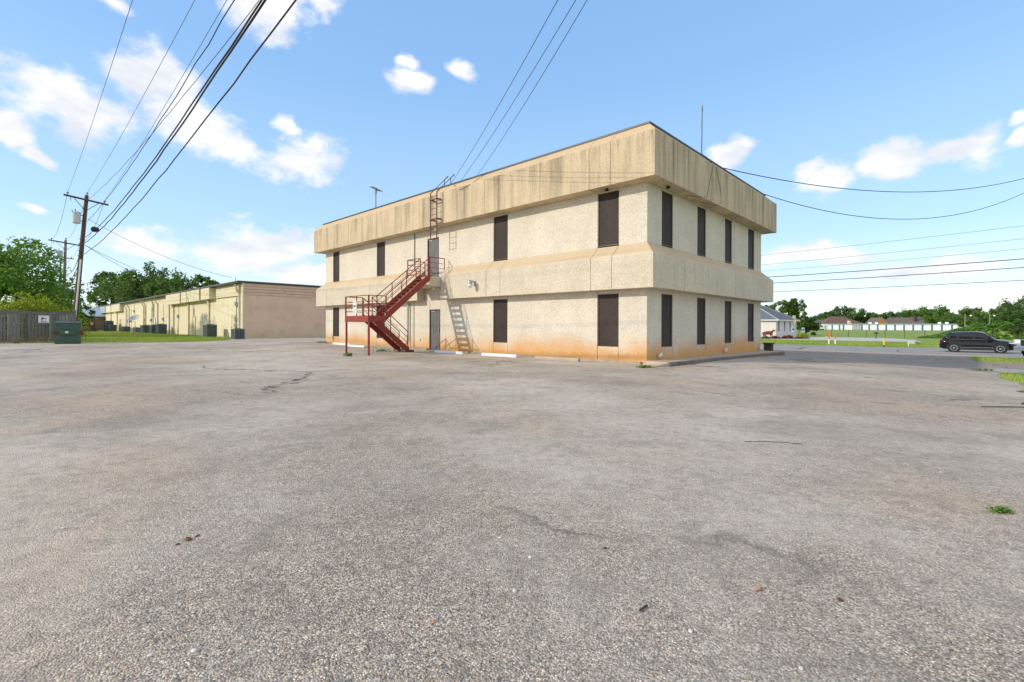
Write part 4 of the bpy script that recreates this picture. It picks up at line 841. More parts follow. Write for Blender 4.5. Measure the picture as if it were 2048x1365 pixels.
def tree(label, loc, h, rx, mat, name='broadleaf_tree', trunk=.28, clumps=60, per=70, size=.2, seed=1, group=None, low=.25, rz_=None, cat='tree', lobes=5, tr=None):
    """h total height, rx crown half-width; crown made of uneven lobes filled with leaf clumps"""
    rng = np.random.default_rng(seed)
    root = thing(name, label, cat, loc, 0, group)
    cz = h * (low + (1 - low) * .5); rz = h * (1 - low) * .5 if rz_ is None else rz_
    lob = []
    for k in range(lobes):
        a = 2 * math.pi * (k + rng.random() * .6) / lobes; q = .25 + .35 * rng.random()
        lob.append((rx * q * math.cos(a), rx * q * math.sin(a), cz + rz * (rng.random() * 1.0 - .5), rx * (.45 + .22 * rng.random()), rz * (.42 + .2 * rng.random())))
    lob.append((0, 0, cz + rz * .35, rx * .55, rz * .62))
    C_ = []; Rr = []
    while len(C_) < clumps:
        l = lob[rng.integers(len(lob))]; d = rng.normal(size=3); d /= np.linalg.norm(d); q = .55 + .5 * rng.random() ** .6
        p = np.array([l[0] + d[0] * l[3] * q, l[1] + d[1] * l[3] * q, l[2] + d[2] * l[4] * q])
        if p[2] < h * low * .75: continue
        C_.append(p); Rr.append(rx * (.10 + .12 * rng.random()))
    C_ = np.array(C_); Rr = np.array(Rr)
    C_[:, 2] = np.minimum(C_[:, 2], h - Rr * .5)
    v, f, tn = leaves(C_, Rr, per, size, rng)
    raw('crown', v, f, mt[mat], root, tn)
    m = MB(); r0 = tr or max(.08, h * .022); top = Vector((rng.normal() * .1, rng.normal() * .1, cz))
    m.path([(0, 0, -.15), (.02 * h * rng.normal() * .3, 0, h * low * .6), tuple(top)], [r0 * 1.25, r0, r0 * .5], 8)
    for k in rng.choice(len(C_), min(14, len(C_)), replace=False):
        s = Vector((0, 0, h * low * .6)).lerp(top, rng.random()); e = Vector(C_[k]); mid = s.lerp(e, .5) + Vector((0, 0, -.06 * h * rng.random()))
        m.path([s, mid, e], [r0 * .42, r0 * .26, r0 * .08], 5)
    m.build('trunk', mt['bark'], root, smooth=True)
    return root
def bush(label, loc, rx, ry, h, mat, size=.12, clumps=30, per=50, seed=3, cat='shrub', name='shrub', group=None, rot=0):
    rng = np.random.default_rng(seed); root = thing(name, label, cat, loc, rot, group)
    C_ = []
    while len(C_) < clumps:
        d = rng.normal(size=3); d /= np.linalg.norm(d); d[2] = abs(d[2]); q = .55 + .4 * rng.random()
        C_.append((d[0] * rx * q, d[1] * ry * q, h * (.12 + .8 * d[2] * q)))
    C_ = np.array(C_); v, f, tn = leaves(C_, np.full(len(C_), min(rx, h) * .28 + size), per, size, rng); raw('foliage', v, f, mt[mat], root, tn)
    m = MB()
    for k in range(5): m.path([(0, 0, -.05), tuple(C_[k] * .5), tuple(C_[k])], [.03, .02, .01], 5)
    m.build('stem', mt['bark'], root); return root
def at(px, depth): r = pxdir(px, 640)[0]; return (r * depth, depth, tz(r * depth, depth) - .05)

TG = 'trees behind the grey fence'
tree('large leafy tree behind the fence at the left edge', at(-12, 46), 9.4, 6.3, 'leafB', clumps=190, per=85, size=.17, seed=4, group=TG, low=.12, lobes=9)
tree('lower spreading tree between the large tree and the poles', at(98, 58), 6.4, 3.6, 'leafB', clumps=90, per=75, size=.15, seed=9, group=TG, low=.12)
tree('dark tree behind the leaning pole and second pole', at(138, 64), 6.0, 2.4, 'leafC', clumps=50, per=70, size=.16, seed=19, group=TG, low=.1)
bush('yellow green vine heap spilling over the fence top', at(50, 35.0), 3.3, .9, 3.55, 'leafY', .085, 190, 70, 12, 'vine', 'vine_heap', rot=TH)
bush('darker green vine heap at the left end of the fence', at(-45, 34.0), 2.4, .9, 2.9, 'leafV', .085, 70, 60, 14, 'vine', 'vine_heap')
OG = 'oaks behind the cream building'
tree('left oak standing behind the far part of the cream building', at(222, 118), 13.9, 5.0, 'leafA', clumps=110, per=60, size=.30, seed=21, group=OG, low=.3, name='oak_tree')
tree('tallest oak behind the cream building', at(300, 112), 15.2, 7.6, 'leafA', clumps=170, per=65, size=.30, seed=22, group=OG, low=.28, lobes=8, name='oak_tree')
tree('broad oak right of the tallest one behind the cream building', at(362, 108), 12.6, 6.2, 'leafA', clumps=120, per=60, size=.30, seed=23, group=OG, low=.3, name='oak_tree')
tree('rightmost oak behind the cream building', at(412, 106), 12.2, 4.0, 'leafA', clumps=80, per=60, size=.28, seed=24, group=OG, low=.35, name='oak_tree')
tree('low far tree seen between the leaning pole and the cream building', at(172, 140), 6.5, 5.5, 'leafC', clumps=50, per=50, size=.35, seed=25, low=.15)
tree('bushy young tree by the far brown fence', at(163, 76), 3.6, 1.6, 'leafA', clumps=34, per=50, size=.2, seed=26, low=.12)
sh = thing('far_shed', 'low shed with pale blue metal roof beyond the brown fence', 'shed', at(168, 105), TH)
MB().box(-5, 5, -3, 3, 0, 3.0).build('wall', mt['fence2'], sh); MB().loft([[(-5.4, -3.4, 2.95), (5.4, -3.4, 2.95), (5.4, -3.4, 3.1), (-5.4, -3.4, 3.1)], [(-5.4, 0, 4.9), (5.4, 0, 4.9), (5.4, 0, 5.05), (-5.4, 0, 5.05)], [(-5.4, 3.4, 2.95), (5.4, 3.4, 2.95), (5.4, 3.4, 3.1), (-5.4, 3.4, 3.1)]]).build('roof', mt['sgl'], sh)

RT = 'trees beyond the street'
tree('tall open tree behind the white house', at(1577, 112), 9.2, 3.4, 'leafA', clumps=80, per=55, size=.24, seed=31, group=RT, low=.3)
tree('round dark green tree just right of the white house', at(1612, 118), 5.8, 3.0, 'leafA', clumps=70, per=60, size=.25, seed=32, group=RT, low=.05)
tree('dark tree peeping between the office band and the white house roof', at(1532, 145), 8.3, 3.0, 'leafC', clumps=60, per=50, size=.3, seed=33, group=RT)
far = [(1650, 626, 20, 330, 'leafC', 'dull green far tree left of the reddish roofed house'), (1682, 614, 27, 340, 'leafC', 'dark domed tree rising behind the reddish roof'), (1712, 632, 12, 340, 'leafC', 'small dark tree right of the domed tree'),
       (1740, 626, 16, 330, 'leafA', 'tree left of the orange gabled house'), (1766, 628, 17, 350, 'leafC', 'far tree behind the orange gable'), (1793, 625, 20, 350, 'leafC', 'far tree over the left part of the long brown roof'),
       (1819, 620, 15, 330, 'leafB', 'lighter green tree over the middle of the long brown roof'), (1856, 613, 34, 320, 'leafA', 'widest domed tree right of the long brown roof'), (1888, 622, 24, 300, 'leafA', 'tree between the widest dome and the first lamp pole'),
       (1915, 632, 22, 250, 'leafC', 'darker tree left of the first lamp pole'), (1943, 615, 24, 200, 'leafA', 'rounded tree just right of the first lamp pole'), (1972, 619, 26, 190, 'leafA', 'tree behind the second lamp pole'),
       (2000, 616, 28, 170, 'leafC', 'dark tree right of the second lamp pole'), (2026, 606, 30, 160, 'leafA', 'tall tree second from the right edge'), (2058, 592, 36, 150, 'leafC', 'tallest tree at the right edge'),
       (1598, 640, 16, 260, 'leafC', 'far low tree behind the round green tree'), (1870, 640, 40, 280, 'leafC', 'low dark thicket tree behind the storage roof right end')]
for i, (px, py, hw, dp, mm, lab) in enumerate(far):
    if 1640 < px < 1875: dp = max(dp, 375)
    l = at(px, dp); hh = CAMZ + (656 - py) / F * dp - l[2]; r_ = hw / F * dp * 1.4
    tree(lab, l, hh, r_, mm, clumps=95, per=44, size=.0023 * dp, seed=40 + i, group=RT, low=.06, lobes=6)
# vine covered bank beyond the chain link fence
rng = np.random.default_rng(5); nb = 8500; va = rng.uniform(-42, -1.0, nb); vb = rng.uniform(101.2, 112, nb)
hh = 2.75 * sm((-1.0 - va) / 9) * sm((vb - 101) / 3.2) * (.86 + .2 * np.sin(va * .9) * np.cos(vb * .7 + va * .3)); xy = np.array([ab(a, b) for a, b in zip(va, vb)])
vz = terr(xy[:, 0], xy[:, 1]) + hh * (1 - .18 * rng.random(nb))
v, f, tn = leaves(np.column_stack([xy, vz]), np.full(nb, .22), 3, .27, rng); tag(raw('vine_bank', v, f, mt['leafV'], None, tn), 'thick green vines covering the bank behind the black car', 'vines', kind='stuff')
bk = MB(); 
for i_ in range(15):
    a = -1.5 - i_ * 2.8; hgt = 2.45 * float(sm((-1.0 - a) / 9)); bk.add([], [])
rings = []
for i_ in range(15):
    a = -2.5 - i_ * 2.8; hgt = 2.3 * float(sm((-1.0 - a) / 9)); zz_ = tz(*ab(a, 104)) - .1
    rings.append([(*ab(a, b), zz_ + q * hgt) for b, q in ((101.6, 0), (102.6, .45), (104.2, .95), (108, 1), (112, .9), (113, 0))])
o = bk.loft(rings).build('earth_bank', mt['lawn'], None); o['kind'] = 'structure'
tree('small dark bushy tree in front of the vine bank by the utility box', at(2036, 74), 3.4, 1.35, 'leafC', clumps=44, per=60, size=.14, seed=71, low=.2)

# ------------------------------------------------------------------ grass blades and weeds
def inpoly(x, y, poly):
    c = np.zeros(len(x), bool); px = [p[0] for p in poly]; py = [p[1] for p in poly]; j = len(poly) - 1
    for i in range(len(poly)):
        if py[i] != py[j]:
            k = ((py[i] > y) != (py[j] > y)) & (x < (px[j] - px[i]) * (y - py[i]) / (py[j] - py[i]) + px[i]); c ^= k
        j = i
    return c
def blades(x, y, hmin, hmax, wd, name, label, seed, lift=-.03, tone0=0.0, grow=0.0):
    rng = np.random.default_rng(seed); n = len(x); z = terr(x, y) + lift; a = rng.uniform(0, 2 * np.pi, n); h = rng.uniform(hmin, hmax, n); d = rng.uniform(0, 2 * np.pi, n); ln = h * rng.uniform(.1, .6, n)
    if grow: wd = wd * (1 + grow * np.hypot(x, y)); h = h * (1 + grow * .15 * np.hypot(x, y))
    ux, uy = np.cos(a) * wd, np.sin(a) * wd
    v = np.stack([np.column_stack([x - ux, y - uy, z]), np.column_stack([x + ux, y + uy, z]), np.column_stack([x + np.cos(d) * ln, y + np.sin(d) * ln, z + h])], 1).reshape(-1, 3)
    tn = np.clip(tone0 + .5 * np.sin(x * .5) * np.cos(y * .43) * .5 + rng.random(n) * .75, 0, 1)
    o = raw(name, v, np.arange(n * 3).reshape(-1, 3), mt['blade'], None, tn, tri=True); return tag(o, label, 'grass', kind='stuff')
n = 60000; a = 31 + 60 * NR.random(n) ** 1.5; b = NR.uniform(-22, -1.1, n); x = K0[0] - ST * a + CT * b; y = K0[1] + CT * a + ST * b
k = ~inpoly(x, y, lot_poly) & (x / y > -1.0) & (y > 31.2); blades(x[k], y[k], .07, .2, .02, 'grass', 'green lawn before the cream building', 1, tone0=.1)
n = 110000; x = NR.uniform(6, 36, n); y = NR.uniform(3, 36, n); aa, bb = toab(x, y); k = ~inpoly(x, y, lot_poly) & ~inpoly(x, y, g1) & ~inpoly(x, y, g2) & (x / y < 1.25) & (bb < 30) & (NR.random(n) < .75)
blades(x[k], y[k], .03, .11, .004, 'grass', 'patchy grass along the right edge of the lot', 2, tone0=.15, grow=.14)
n = 9000; a = NR.uniform(-34, -7.4, n); b = NR.uniform(25.0, 30.4, n); x = K0[0] - ST * a + CT * b; y = K0[1] + CT * a + ST * b; k = ~inpoly(x, y, lot_poly); blades(x[k], y[k], .06, .16, .025, 'grass', 'grass verge on the near side of the street', 3)
n = 26000; a = NR.uniform(-22, 34, n); b = NR.uniform(46.6, 70.5, n); x = K0[0] - ST * a + CT * b; y = K0[1] + CT * a + ST * b
sd_ = [ab(-3.5, 46.2), ab(-60, 46.2), ab(-40, 58), ab(-16, 70), ab(-13, 66), ab(-8, 56)]; k = ~inpoly(x, y, sd_); blades(x[k], y[k], .06, .16, .045, 'grass', 'mown grass strip across the street', 4, tone0=.05)
def weed(px, py, r, label, seed, z=0.0, tall=.16):
    g = G(px, py, z); rng = np.random.default_rng(seed); n = 70; root = thing('weed', label, 'weed', (g.x, g.y, tz(g.x, g.y)), 0, 'weeds growing in the lot')
    x = rng.normal(0, r * .45, n); y = rng.normal(0, r * .2, n); C_ = np.column_stack([x, y, np.full(n, .02) + tall * rng.random(n) ** 2]); v, f, tn = leaves(C_, np.full(n, .02 if r < .12 else .03), 3, .012 if r < .12 else .035, rng); raw('foliage', v, f, mt['leafB'], root, tn)
    MB().tube((0, 0, -.03), (0, 0, tall * .6), .008).build('stem', mt['bark'], root)
for i, (px, py, r, tl, lab) in enumerate(((765, 704, .5, .12, 'low weed patch left of the lower stair foot'), (697, 713, .2, .12, 'weed tuft between the landing posts'), (776, 696, .22, .22, 'weed at the wall behind the stair'), (808, 701, .3, .2, 'weed under the lower stair foot'),
        (645, 690, .5, .08, 'low weeds near the far corner of the long wall'), (707, 690.5, .3, .16, 'weed behind the white wheel stop pair'), (1187, 717, .2, .32, 'tall thin weed at the wall left of the corner window'), (1213, 720, .2, .34, 'tall thin weed under the corner window'), (1232, 722, .3, .1, 'low weed near the building corner'),
        (1162, 717.5, .25, .08, 'small weed right of the tan wheel stop'), (1290, 736, .25, .05, 'flat weed in front of the walk'), (2000, 1026, .09, .008, 'flat green weed in the lot at the right'), (34, 692, .3, .08, 'small weed before the grey fence'), (1965, 744, .5, .06, 'flat weed at the gravel patch'))):
    weed(px, py, r, lab, 80 + i, 0 if px < 1900 or py > 800 else -.5, tl)

# ------------------------------------------------------------------ pebbles and scraps on the lot
def pebble(px, py, r, mat, label, cat='pebble', sq=(1, .8, .55)):
    g = G(px, py, 0); bm = bmesh.new(); bmesh.ops.create_icosphere(bm, subdivisions=2, radius=r)
    for v in bm.verts: v.co = Vector((v.co.x * sq[0], v.co.y * sq[1], v.co.z * sq[2])) * (1 + R.uniform(-.14, .14))
    me = bpy.data.meshes.new('pebble'); bm.to_mesh(me); bm.free(); me.materials.append(mt[mat]); o = link(bpy.data.objects.new('pebble' if cat == 'pebble' else 'leaf_scrap', me)); o.location = (g.x, g.y, r * sq[2] * .8); o.rotation_euler[2] = R.uniform(0, 3)
    tag(o, label, cat, 'loose pieces on the lot')
for a in ((1517, 1180, .019, 'pebt', 'tan stone chunk, largest loose piece, lower right of the lot', 'pebble', (1.5, .7, .7)), (1060, 1117, .013, 'pebw', 'white pebble in the middle foreground'), (1000, 1077, .010, 'pebw', 'small white pebble above the middle foreground one'), (1381, 1265, .012, 'pebw', 'round white pebble in the foreground right of centre'),
          (867, 1246, .012, 'pebt', 'orange tan pebble in the foreground left of centre'), (1029, 1184, .012, 'pebw', 'yellowish pebble just right of the centre foreground'), (1602, 1339, .010, 'pebw', 'white pebble at the bottom right'), (300, 1313, .011, 'pebw', 'pale pebble at the bottom left'), (388, 1304, .013, 'pebw', 'pale pebble right of the bottom left one'), (127, 1058, .013, 'pebw', 'pale pebble at the left edge of the foreground'),
          (1680, 1202, .014, 'rust', 'dark brown bit at the right foreground'), (1210, 1098, .012, 'rust', 'brown bit above the right foreground')): pebble(*a)
for px, py, r in ((376, 1080, .026), (395, 1073, .015), (355, 1090, .014)): pebble(px, py, r, 'pebr', {376: 'largest red brown leaf scrap at the left foreground', 395: 'small leaf scrap right of the largest red brown one', 355: 'small leaf scrap left of the largest red brown one'}[px], 'leaf scrap', (1.2, .6, .35))
g = G(1289, 1221, 0); tag(MB().path([(-.03, 0, .008), (0, .004, .011), (.03, .014, .008)], .006, 5).build('stick', mt['bark'], None, loc=g, rz=.5), 'short dark stick in the right foreground', 'stick')
g = G(1545, 886, 0); tag(MB().path([(-.32, .02, .006), (-.1, .03, .008), (.1, .0, .008), (.3, -.08, .006)], .0035, 5).build('stick', mt['bark'], None, loc=g), 'thin curved twig lying in the middle of the lot', 'stick')
g = G(2012, 826, -.1); tag(MB().path([(-.4, .02, .01), (.0, .0, .015), (.5, -.02, .01)], .009, 5).build('stick', mt['bark'], None, loc=(g.x, g.y, tz(g.x, g.y))), 'thin branch lying at the right edge of the lot', 'stick')

# ------------------------------------------------------------------ vehicles (local x forward)
def vehicle(name, label, loc, rz, body, green, paint, wheels, wr, hw, cat, rails=None, pillars=(), lamps=None):
    root = thing(name, label, cat, loc, rz)
    def ring(x, b, tp, w):
        h = tp - b
        return [(x, -w * .80, b), (x, -w * .97, b + h * .16), (x, -w, b + h * .42), (x, -w * .985, b + h * .72), (x, -w * .93, b + h * .93), (x, -w * .78, tp), (x, 0, tp + .025), (x, w * .78, tp), (x, w * .93, b + h * .93), (x, w * .985, b + h * .72), (x, w, b + h * .42), (x, w * .97, b + h * .16), (x, w * .80, b)]
    MB().loft([ring(*s) for s in body]).build('body', mt[paint], root, smooth=True)
    gr = lambda x, b, tp, wb, wt: [(x, -wb, b), (x, -wb + (wb - wt) * .75, b + (tp - b) * .72), (x, -wt, tp - .03), (x, -wt * .7, tp), (x, 0, tp + .012), (x, wt * .7, tp), (x, wt, tp - .03), (x, wb - (wb - wt) * .75, b + (tp - b) * .72), (x, wb, b)]
    gl = MB().loft([gr(*s) for s in green]).build('windows', mt['carglass'], root, smooth=True)
    top = [s for s in green if s[2] > green[len(green) // 2][2] - .22]
    MB().loft([[(x, -wt * 1.02, tp - .05), (x, -wt * .75, tp + .012), (x, 0, tp + .028), (x, wt * .75, tp + .012), (x, wt * 1.02, tp - .05), (x, 0, tp - .02)] for x, b, tp, wb, wt in top]).build('roof', mt[paint], root, smooth=True)
    for (xb, xt, w) in pillars:
        for s in (-1, 1):
            zb_, zt_ = green[len(green) // 2][1], green[len(green) // 2][2] - .05; wb, wt = green[len(green) // 2][3] + .008, green[len(green) // 2][4] + .012
            wm = wb - (wb - wt) * .72
            MB().loft([[(xb - w, s * wb, zb_), (xb + w, s * wb, zb_), (xb + w, s * (wb - .03), zb_), (xb - w, s * (wb - .03), zb_)], [((xb + xt) / 2 - w, s * (wm + .012), (zb_ + zt_) / 2 + .1), ((xb + xt) / 2 + w, s * (wm + .012), (zb_ + zt_) / 2 + .1), ((xb + xt) / 2 + w, s * (wm - .03), (zb_ + zt_) / 2 + .1), ((xb + xt) / 2 - w, s * (wm - .03), (zb_ + zt_) / 2 + .1)],
                       [(xt - w, s * wt, zt_), (xt + w, s * wt, zt_), (xt + w, s * (wt - .03), zt_), (xt - w, s * (wt - .03), zt_)]]).build('pillar', mt['black'] if paint == 'carblack' else mt[paint], root)
    for wx in wheels:
        for s in (-1, 1):
            y = s * (hw - .10)
            arch = MB(); rg_ = []
            for k in range(13):
                a = math.pi * (-.06 + 1.12 * k / 12); ca, sa = math.cos(a), math.sin(a)
                rg_.append([(wx + ca * (wr + .035), s * (hw - .04), wr + sa * (wr + .035)), (wx + ca * (wr + .11), s * (hw - .04), wr + sa * (wr + .11)), (wx + ca * (wr + .105), s * (hw + .014), wr + sa * (wr + .105)), (wx + ca * (wr + .035), s * (hw + .010), wr + sa * (wr + .035))])
            arch.loft(rg_).build('wheel_arch', mt['clad'], root)
            MB().lathe([(0, 0), (wr + .05, 0), (wr + .05, .012), (0, .012)], (wx, s * (hw - .008) - .006, wr), 24, 'y').build('arch_liner', mt['black'], root)
            wh = MB().lathe([(wr * .62, -.11), (wr * .95, -.11), (wr, -.07), (wr, .07), (wr * .95, .11), (wr * .62, .11)], (wx, y, wr), 26, 'y').build('wheel', mt['black'], root, smooth=False)
            r_ = MB(); yo = y + s * .085; r_.lathe([(wr * .66, -.012), (wr * .66, .03 * s), (wr * .60, .03 * s), (wr * .58, -.012)], (wx, yo, wr), 24, 'y'); r_.lathe([(0, .02 * s), (wr * .17, .02 * s), (wr * .17, -.03), (0, -.03)], (wx, yo, wr), 12, 'y')
            for k in range(10):
                a = 2 * math.pi * k / 10; d = Vector((math.cos(a), 0, math.sin(a))); c = Vector((wx, yo, wr)); r_.tube(c + d * wr * .14, c + d * wr * .61, wr * .06, wr * .10, 5)
            r_.build('rim', mt['chrome'], wh); MB().lathe([(0, 0), (wr * .6, 0), (wr * .6, .01), (0, .01)], (wx, yo - s * .045, wr), 18, 'y').build('brake_disc', mt['steel'], wh)
    if lamps: lamps(root)
    return root
def suv_lamps(r):
    for s in (-1, 1):
        MB().loft([[(-2.27, s * .42, .93), (-2.27, s * .42, 1.03), (-2.24, s * .42, 1.03), (-2.24, s * .42, .93)], [(-2.22, s * .78, .94), (-2.22, s * .78, 1.04), (-2.12, s * .78, 1.04), (-2.12, s * .78, .94)], [(-1.88, s * .925, .97), (-1.88, s * .925, 1.03), (-1.85, s * .88, 1.03), (-1.85, s * .88, .97)]]).build('tail_lamp', mt['tail'], r)
        MB().loft([[(2.27, s * .5, .72), (2.27, s * .5, .80), (2.2, s * .5, .80), (2.2, s * .5, .72)], [(2.16, s * .78, .74), (2.16, s * .78, .83), (2.05, s * .74, .83), (2.05, s * .74, .74)], [(1.82, s * .915, .80), (1.82, s * .915, .86), (1.80, s * .87, .86), (1.80, s * .87, .80)]]).build('headlamp', mt['lamp'], r)
        mi = MB().bbox(.62, .86, min(s * .93, s * 1.12), max(s * .93, s * 1.12), 1.0, 1.16, .03).build('mirror', mt['carblack'], r)
        for x in (-.85, .28): MB().bbox(x - .1, x + .1, min(s * .915, s * .94), max(s * .915, s * .94), .86, .89, .008).build('door_handle', mt['carblack'], r)
        MB().box(-.98, .95, min(s * .90, s * .937), max(s * .90, s * .937), .40, .425).build('chrome_strip', mt['chrome'], r); MB().box(-1.05, 1.02, min(s * .86, s * .935), max(s * .86, s * .935), .22, .34).build('sill_cladding', mt['clad'], r)
        MB().box(-1.62, .78, min(s * .86, s * .888), max(s * .86, s * .888), 1.040, 1.050).build('window_trim', mt['chrome'], r)
        MB().loft([[(-1.62, s * .868, 1.045), (-1.58, s * .868, 1.045), (-1.60, s * .85, 1.045)], [(-1.88, s * .78, 1.22), (-1.80, s * .78, 1.22), (-1.84, s * .76, 1.22)]]).build('window_trim', mt['chrome'], r)
        for x in (-1.05, -.12, 1.0): MB().box(x - .004, x + .004, min(s * .918, s * .922), max(s * .918, s * .922), .42, 1.0).build('door_gap', mt['clad'], r)
    MB().box(2.10, 2.29, -.6, .6, .30, .50).build('front_bumper', mt['clad'], r); MB().box(2.18, 2.275, -.42, .42, .52, .70).build('grille', mt['clad'], r); MB().box(-2.28, -2.12, -.72, .72, .34, .60).build('rear_bumper', mt['clad'], r)
    MB().box(-2.0, -1.72, -.5, .5, 1.585, 1.60).build('spoiler', mt['carblack'], r)
suv_body = [(-2.28, .46, .92, .62), (-2.24, .36, 1.0, .78), (-2.1, .28, 1.06, .87), (-1.85, .24, 1.07, .905), (-1.0, .21, 1.055, .918), (0, .20, 1.035, .92), (.85, .20, 1.02, .92), (1.05, .20, 1.05, .918), (1.55, .22, .995, .905), (1.95, .26, .91, .86), (2.17, .30, .82, .76), (2.27, .38, .72, .60)]
suv_green = [(-2.12, 1.03, 1.06, .74, .70), (-1.92, 1.05, 1.36, .80, .60), (-1.66, 1.05, 1.58, .84, .60), (-1.2, 1.04, 1.645, .86, .62), (-.5, 1.03, 1.675, .875, .63), (.1, 1.02, 1.66, .88, .63), (.42, 1.02, 1.585, .88, .62), (.78, 1.02, 1.33, .87, .66), (1.14, 1.02, 1.055, .83, .74)]
CARD = 39.6; cg = P(1954, 705, CARD); cg.z = tz(cg.x, cg.y) + .006
vehicle('black_suv', 'shiny black crossover car driving right along the street', cg, TH - math.pi / 2 - .02, suv_body, suv_green, 'carblack', (-1.36, 1.34), .36, .92, 'car', pillars=((-.18, -.22, .05), (-1.12, -1.2, .06), (-1.72, -1.62, .10), (.92, .50, .035)), lamps=suv_lamps)
def truck_lamps(r):
    for s in (-1, 1): MB().bbox(2.78, 2.90, min(s * .62, s * .95), max(s * .62, s * .95), .98, 1.22, .02).build('headlamp', mt['lamp'], r); MB().bbox(.82, 1.02, min(s * 1.0, s * 1.25), max(s * 1.0, s * 1.25), 1.25, 1.5, .03).build('mirror', mt['clad'], r)
    MB().bbox(2.75, 2.98, -.98, .98, .52, .80, .04).build('front_bumper', mt['chrome'], r); MB().box(2.80, 2.90, -.58, .58, .84, 1.22).build('grille', mt['clad'], r); MB().box(-2.95, -2.85, -.95, .95, .55, .75).build('rear_bumper', mt['chrome'], r)
tr_body = [(-2.9, .5, 1.3, .92), (-2.8, .45, 1.34, .98), (-1.0, .42, 1.34, 1.0), (0, .42, 1.32, 1.0), (1.0, .42, 1.30, 1.0), (1.4, .42, 1.30, .99), (2.3, .45, 1.26, .97), (2.75, .5, 1.20, .93), (2.86, .56, 1.1, .86)]
tr_green = [(-1.05, 1.3, 1.36, .92, .86), (-.95, 1.3, 1.8, .93, .76), (-.4, 1.3, 1.92, .94, .74), (.3, 1.3, 1.9, .94, .74), (.7, 1.3, 1.7, .94, .78), (1.3, 1.3, 1.34, .90, .84)]
tg_ = G(2047, 716, -.63); tg_ = Vector((tg_.x, tg_.y, tz(tg_.x, tg_.y))); hd = Vector((-ST * .35 - .75, CT * .35 - .3, 0)); hd.normalize(); tl_ = tg_ - hd * 2.2 + Vector((hd.y, -hd.x, 0)) * -1.0; tl_.z = tz(tl_.x, tl_.y)
vehicle('silver_pickup', 'silver pickup truck nose just entering at the right edge', tl_, math.atan2(hd.y, hd.x), tr_body, tr_green, 'carsilver', (-1.75, 1.85), .40, 1.0, 'truck', pillars=((-.2, -.25, .06),), lamps=truck_lamps)

# ------------------------------------------------------------------ across the street
def post_sign(px, py0, py1, depth, label, kind):
    f = P(px, py1, depth); z0 = tz(f.x, f.y); h = (py1 - py0) / F * depth
    r = thing('sign_post', label, 'sign', (f.x, f.y, z0 - .02), 0)
    MB().tube((0, 0, 0), (0, 0, h), .035 if kind == 'y' else .03, n=8).build('post', mt['steel'], r)
    if kind == 'y':
        s = MB().loft([[(-.02, 0, .62), (-.02, -.44, .18 + 0), (-.02, 0, -.26), (-.02, .44, .18)], [(.02, 0, .62), (.02, -.44, .18), (.02, 0, -.26), (.02, .44, .18)]]).build('diamond', mt['yellow'], r); s.location = (.06, 0, h * .74); s.rotation_euler = (0, 0, -.28)
        MB().box(-.05, .0, -.3, .3, h * .9, h + .05).build('back_plate', mt['tanstop'], r)
    else:
        MB().bbox(-.27, .27, -.05, -.035, h - .85, h, .005).build('plate', mt['signw'], r); MB().box(-.2, .2, -.058, -.052, h - .62, h - .22).build('symbol', mt['blue'], r); MB().box(-.16, .16, -.058, -.052, h - .14, h - .06).build('lettering', mt['inkg'], r)
    return r
post_sign(1588.5, 632.6, 689, 58, 'tall post with yellow diamond road sign seen almost edge on', 'y')
post_sign(1586, 649, 672, 86, 'blue and white parking sign in front of the white house window', 'p'); post_sign(1605.8, 650, 670, 92, 'blue and white parking sign right of the white house', 'p')
def delin(px, py0, py1, depth, label, lean=0, half=True):
    f = P(px, py1, depth); h = (py1 - py0) / F * depth; r = thing('marker_post', label, 'marker post', (f.x, f.y, tz(f.x, f.y) - .02), 0, 'orange and white marker posts across the street')
    k = .5 if half else .12
    MB().tube((0, 0, 0), (lean * k, 0, h * k), .085, .08, 10).build('white_sleeve', mt['white'], r); MB().tube((lean * k, 0, h * k + .004), (lean, 0, h), .075, .06, 10).build('orange_sleeve', mt['orange'], r)
delin(1657.5, 668, 689, 57.5, 'leaning orange and white marker post, left one at the grass strip', .1); delin(1670.5, 668, 689, 57.5, 'upright orange and white marker post, right one at the grass strip', .02)
delin(1652.5, 662.7, 674, 97, 'orange marker post leaning left at the chain link fence', -.1, False); delin(1660.5, 662.7, 675, 96, 'orange marker post leaning right at the chain link fence', .12, False)
f = P(1768, 695, 50); r = thing('bollard', 'yellow pipe bollard with dark blue foot on the grass strip', 'bollard', (f.x, f.y, tz(f.x, f.y) - .02)); MB().tube((0, 0, 0), (0, 0, .2), .085, n=12).build('blue_foot', mt['cblue'], r); MB().tube((0, 0, .202), (.03, 0, .86), .083, n=12).build('yellow_pipe', mt['yellow'], r)
f = P(1752.3, 677, 86); r = thing('mailbox', 'dark mailbox on a post before the chain link fence', 'mailbox', (f.x, f.y, tz(f.x, f.y) - .02)); MB().box(-.05, .05, -.05, .05, 0, .9).build('post', mt['dframe'], r); MB().lathe([(0, -.3), (.16, -.3), (.16, .3), (0, .3)], (0, 0, 1.0), 12, 'x').build('box', mt['brownst'], r)
f = P(1816.5, 695.5, 50); r = thing('white_post', 'thin white post at the culvert end of the grass strip', 'post', (f.x, f.y, tz(f.x, f.y) - .02)); MB().tube((0, 0, 0), (0, 0, .62), .035, n=8).build('pipe', mt['white'], r); MB().tube((0, 0, .6), (.12, .05, .64), .04, n=8).build('cap', mt['white'], r)
f = P(1826, 685, 60); o = tag(MB().bbox(-2.2, 2.2, -.35, .35, -.3, .32, .03).build('culvert_headwall', mt['concl'], None, loc=(f.x, f.y, tz(f.x, f.y)), rz=TH), 'pale concrete culvert headwall beside the grass strip', 'headwall')
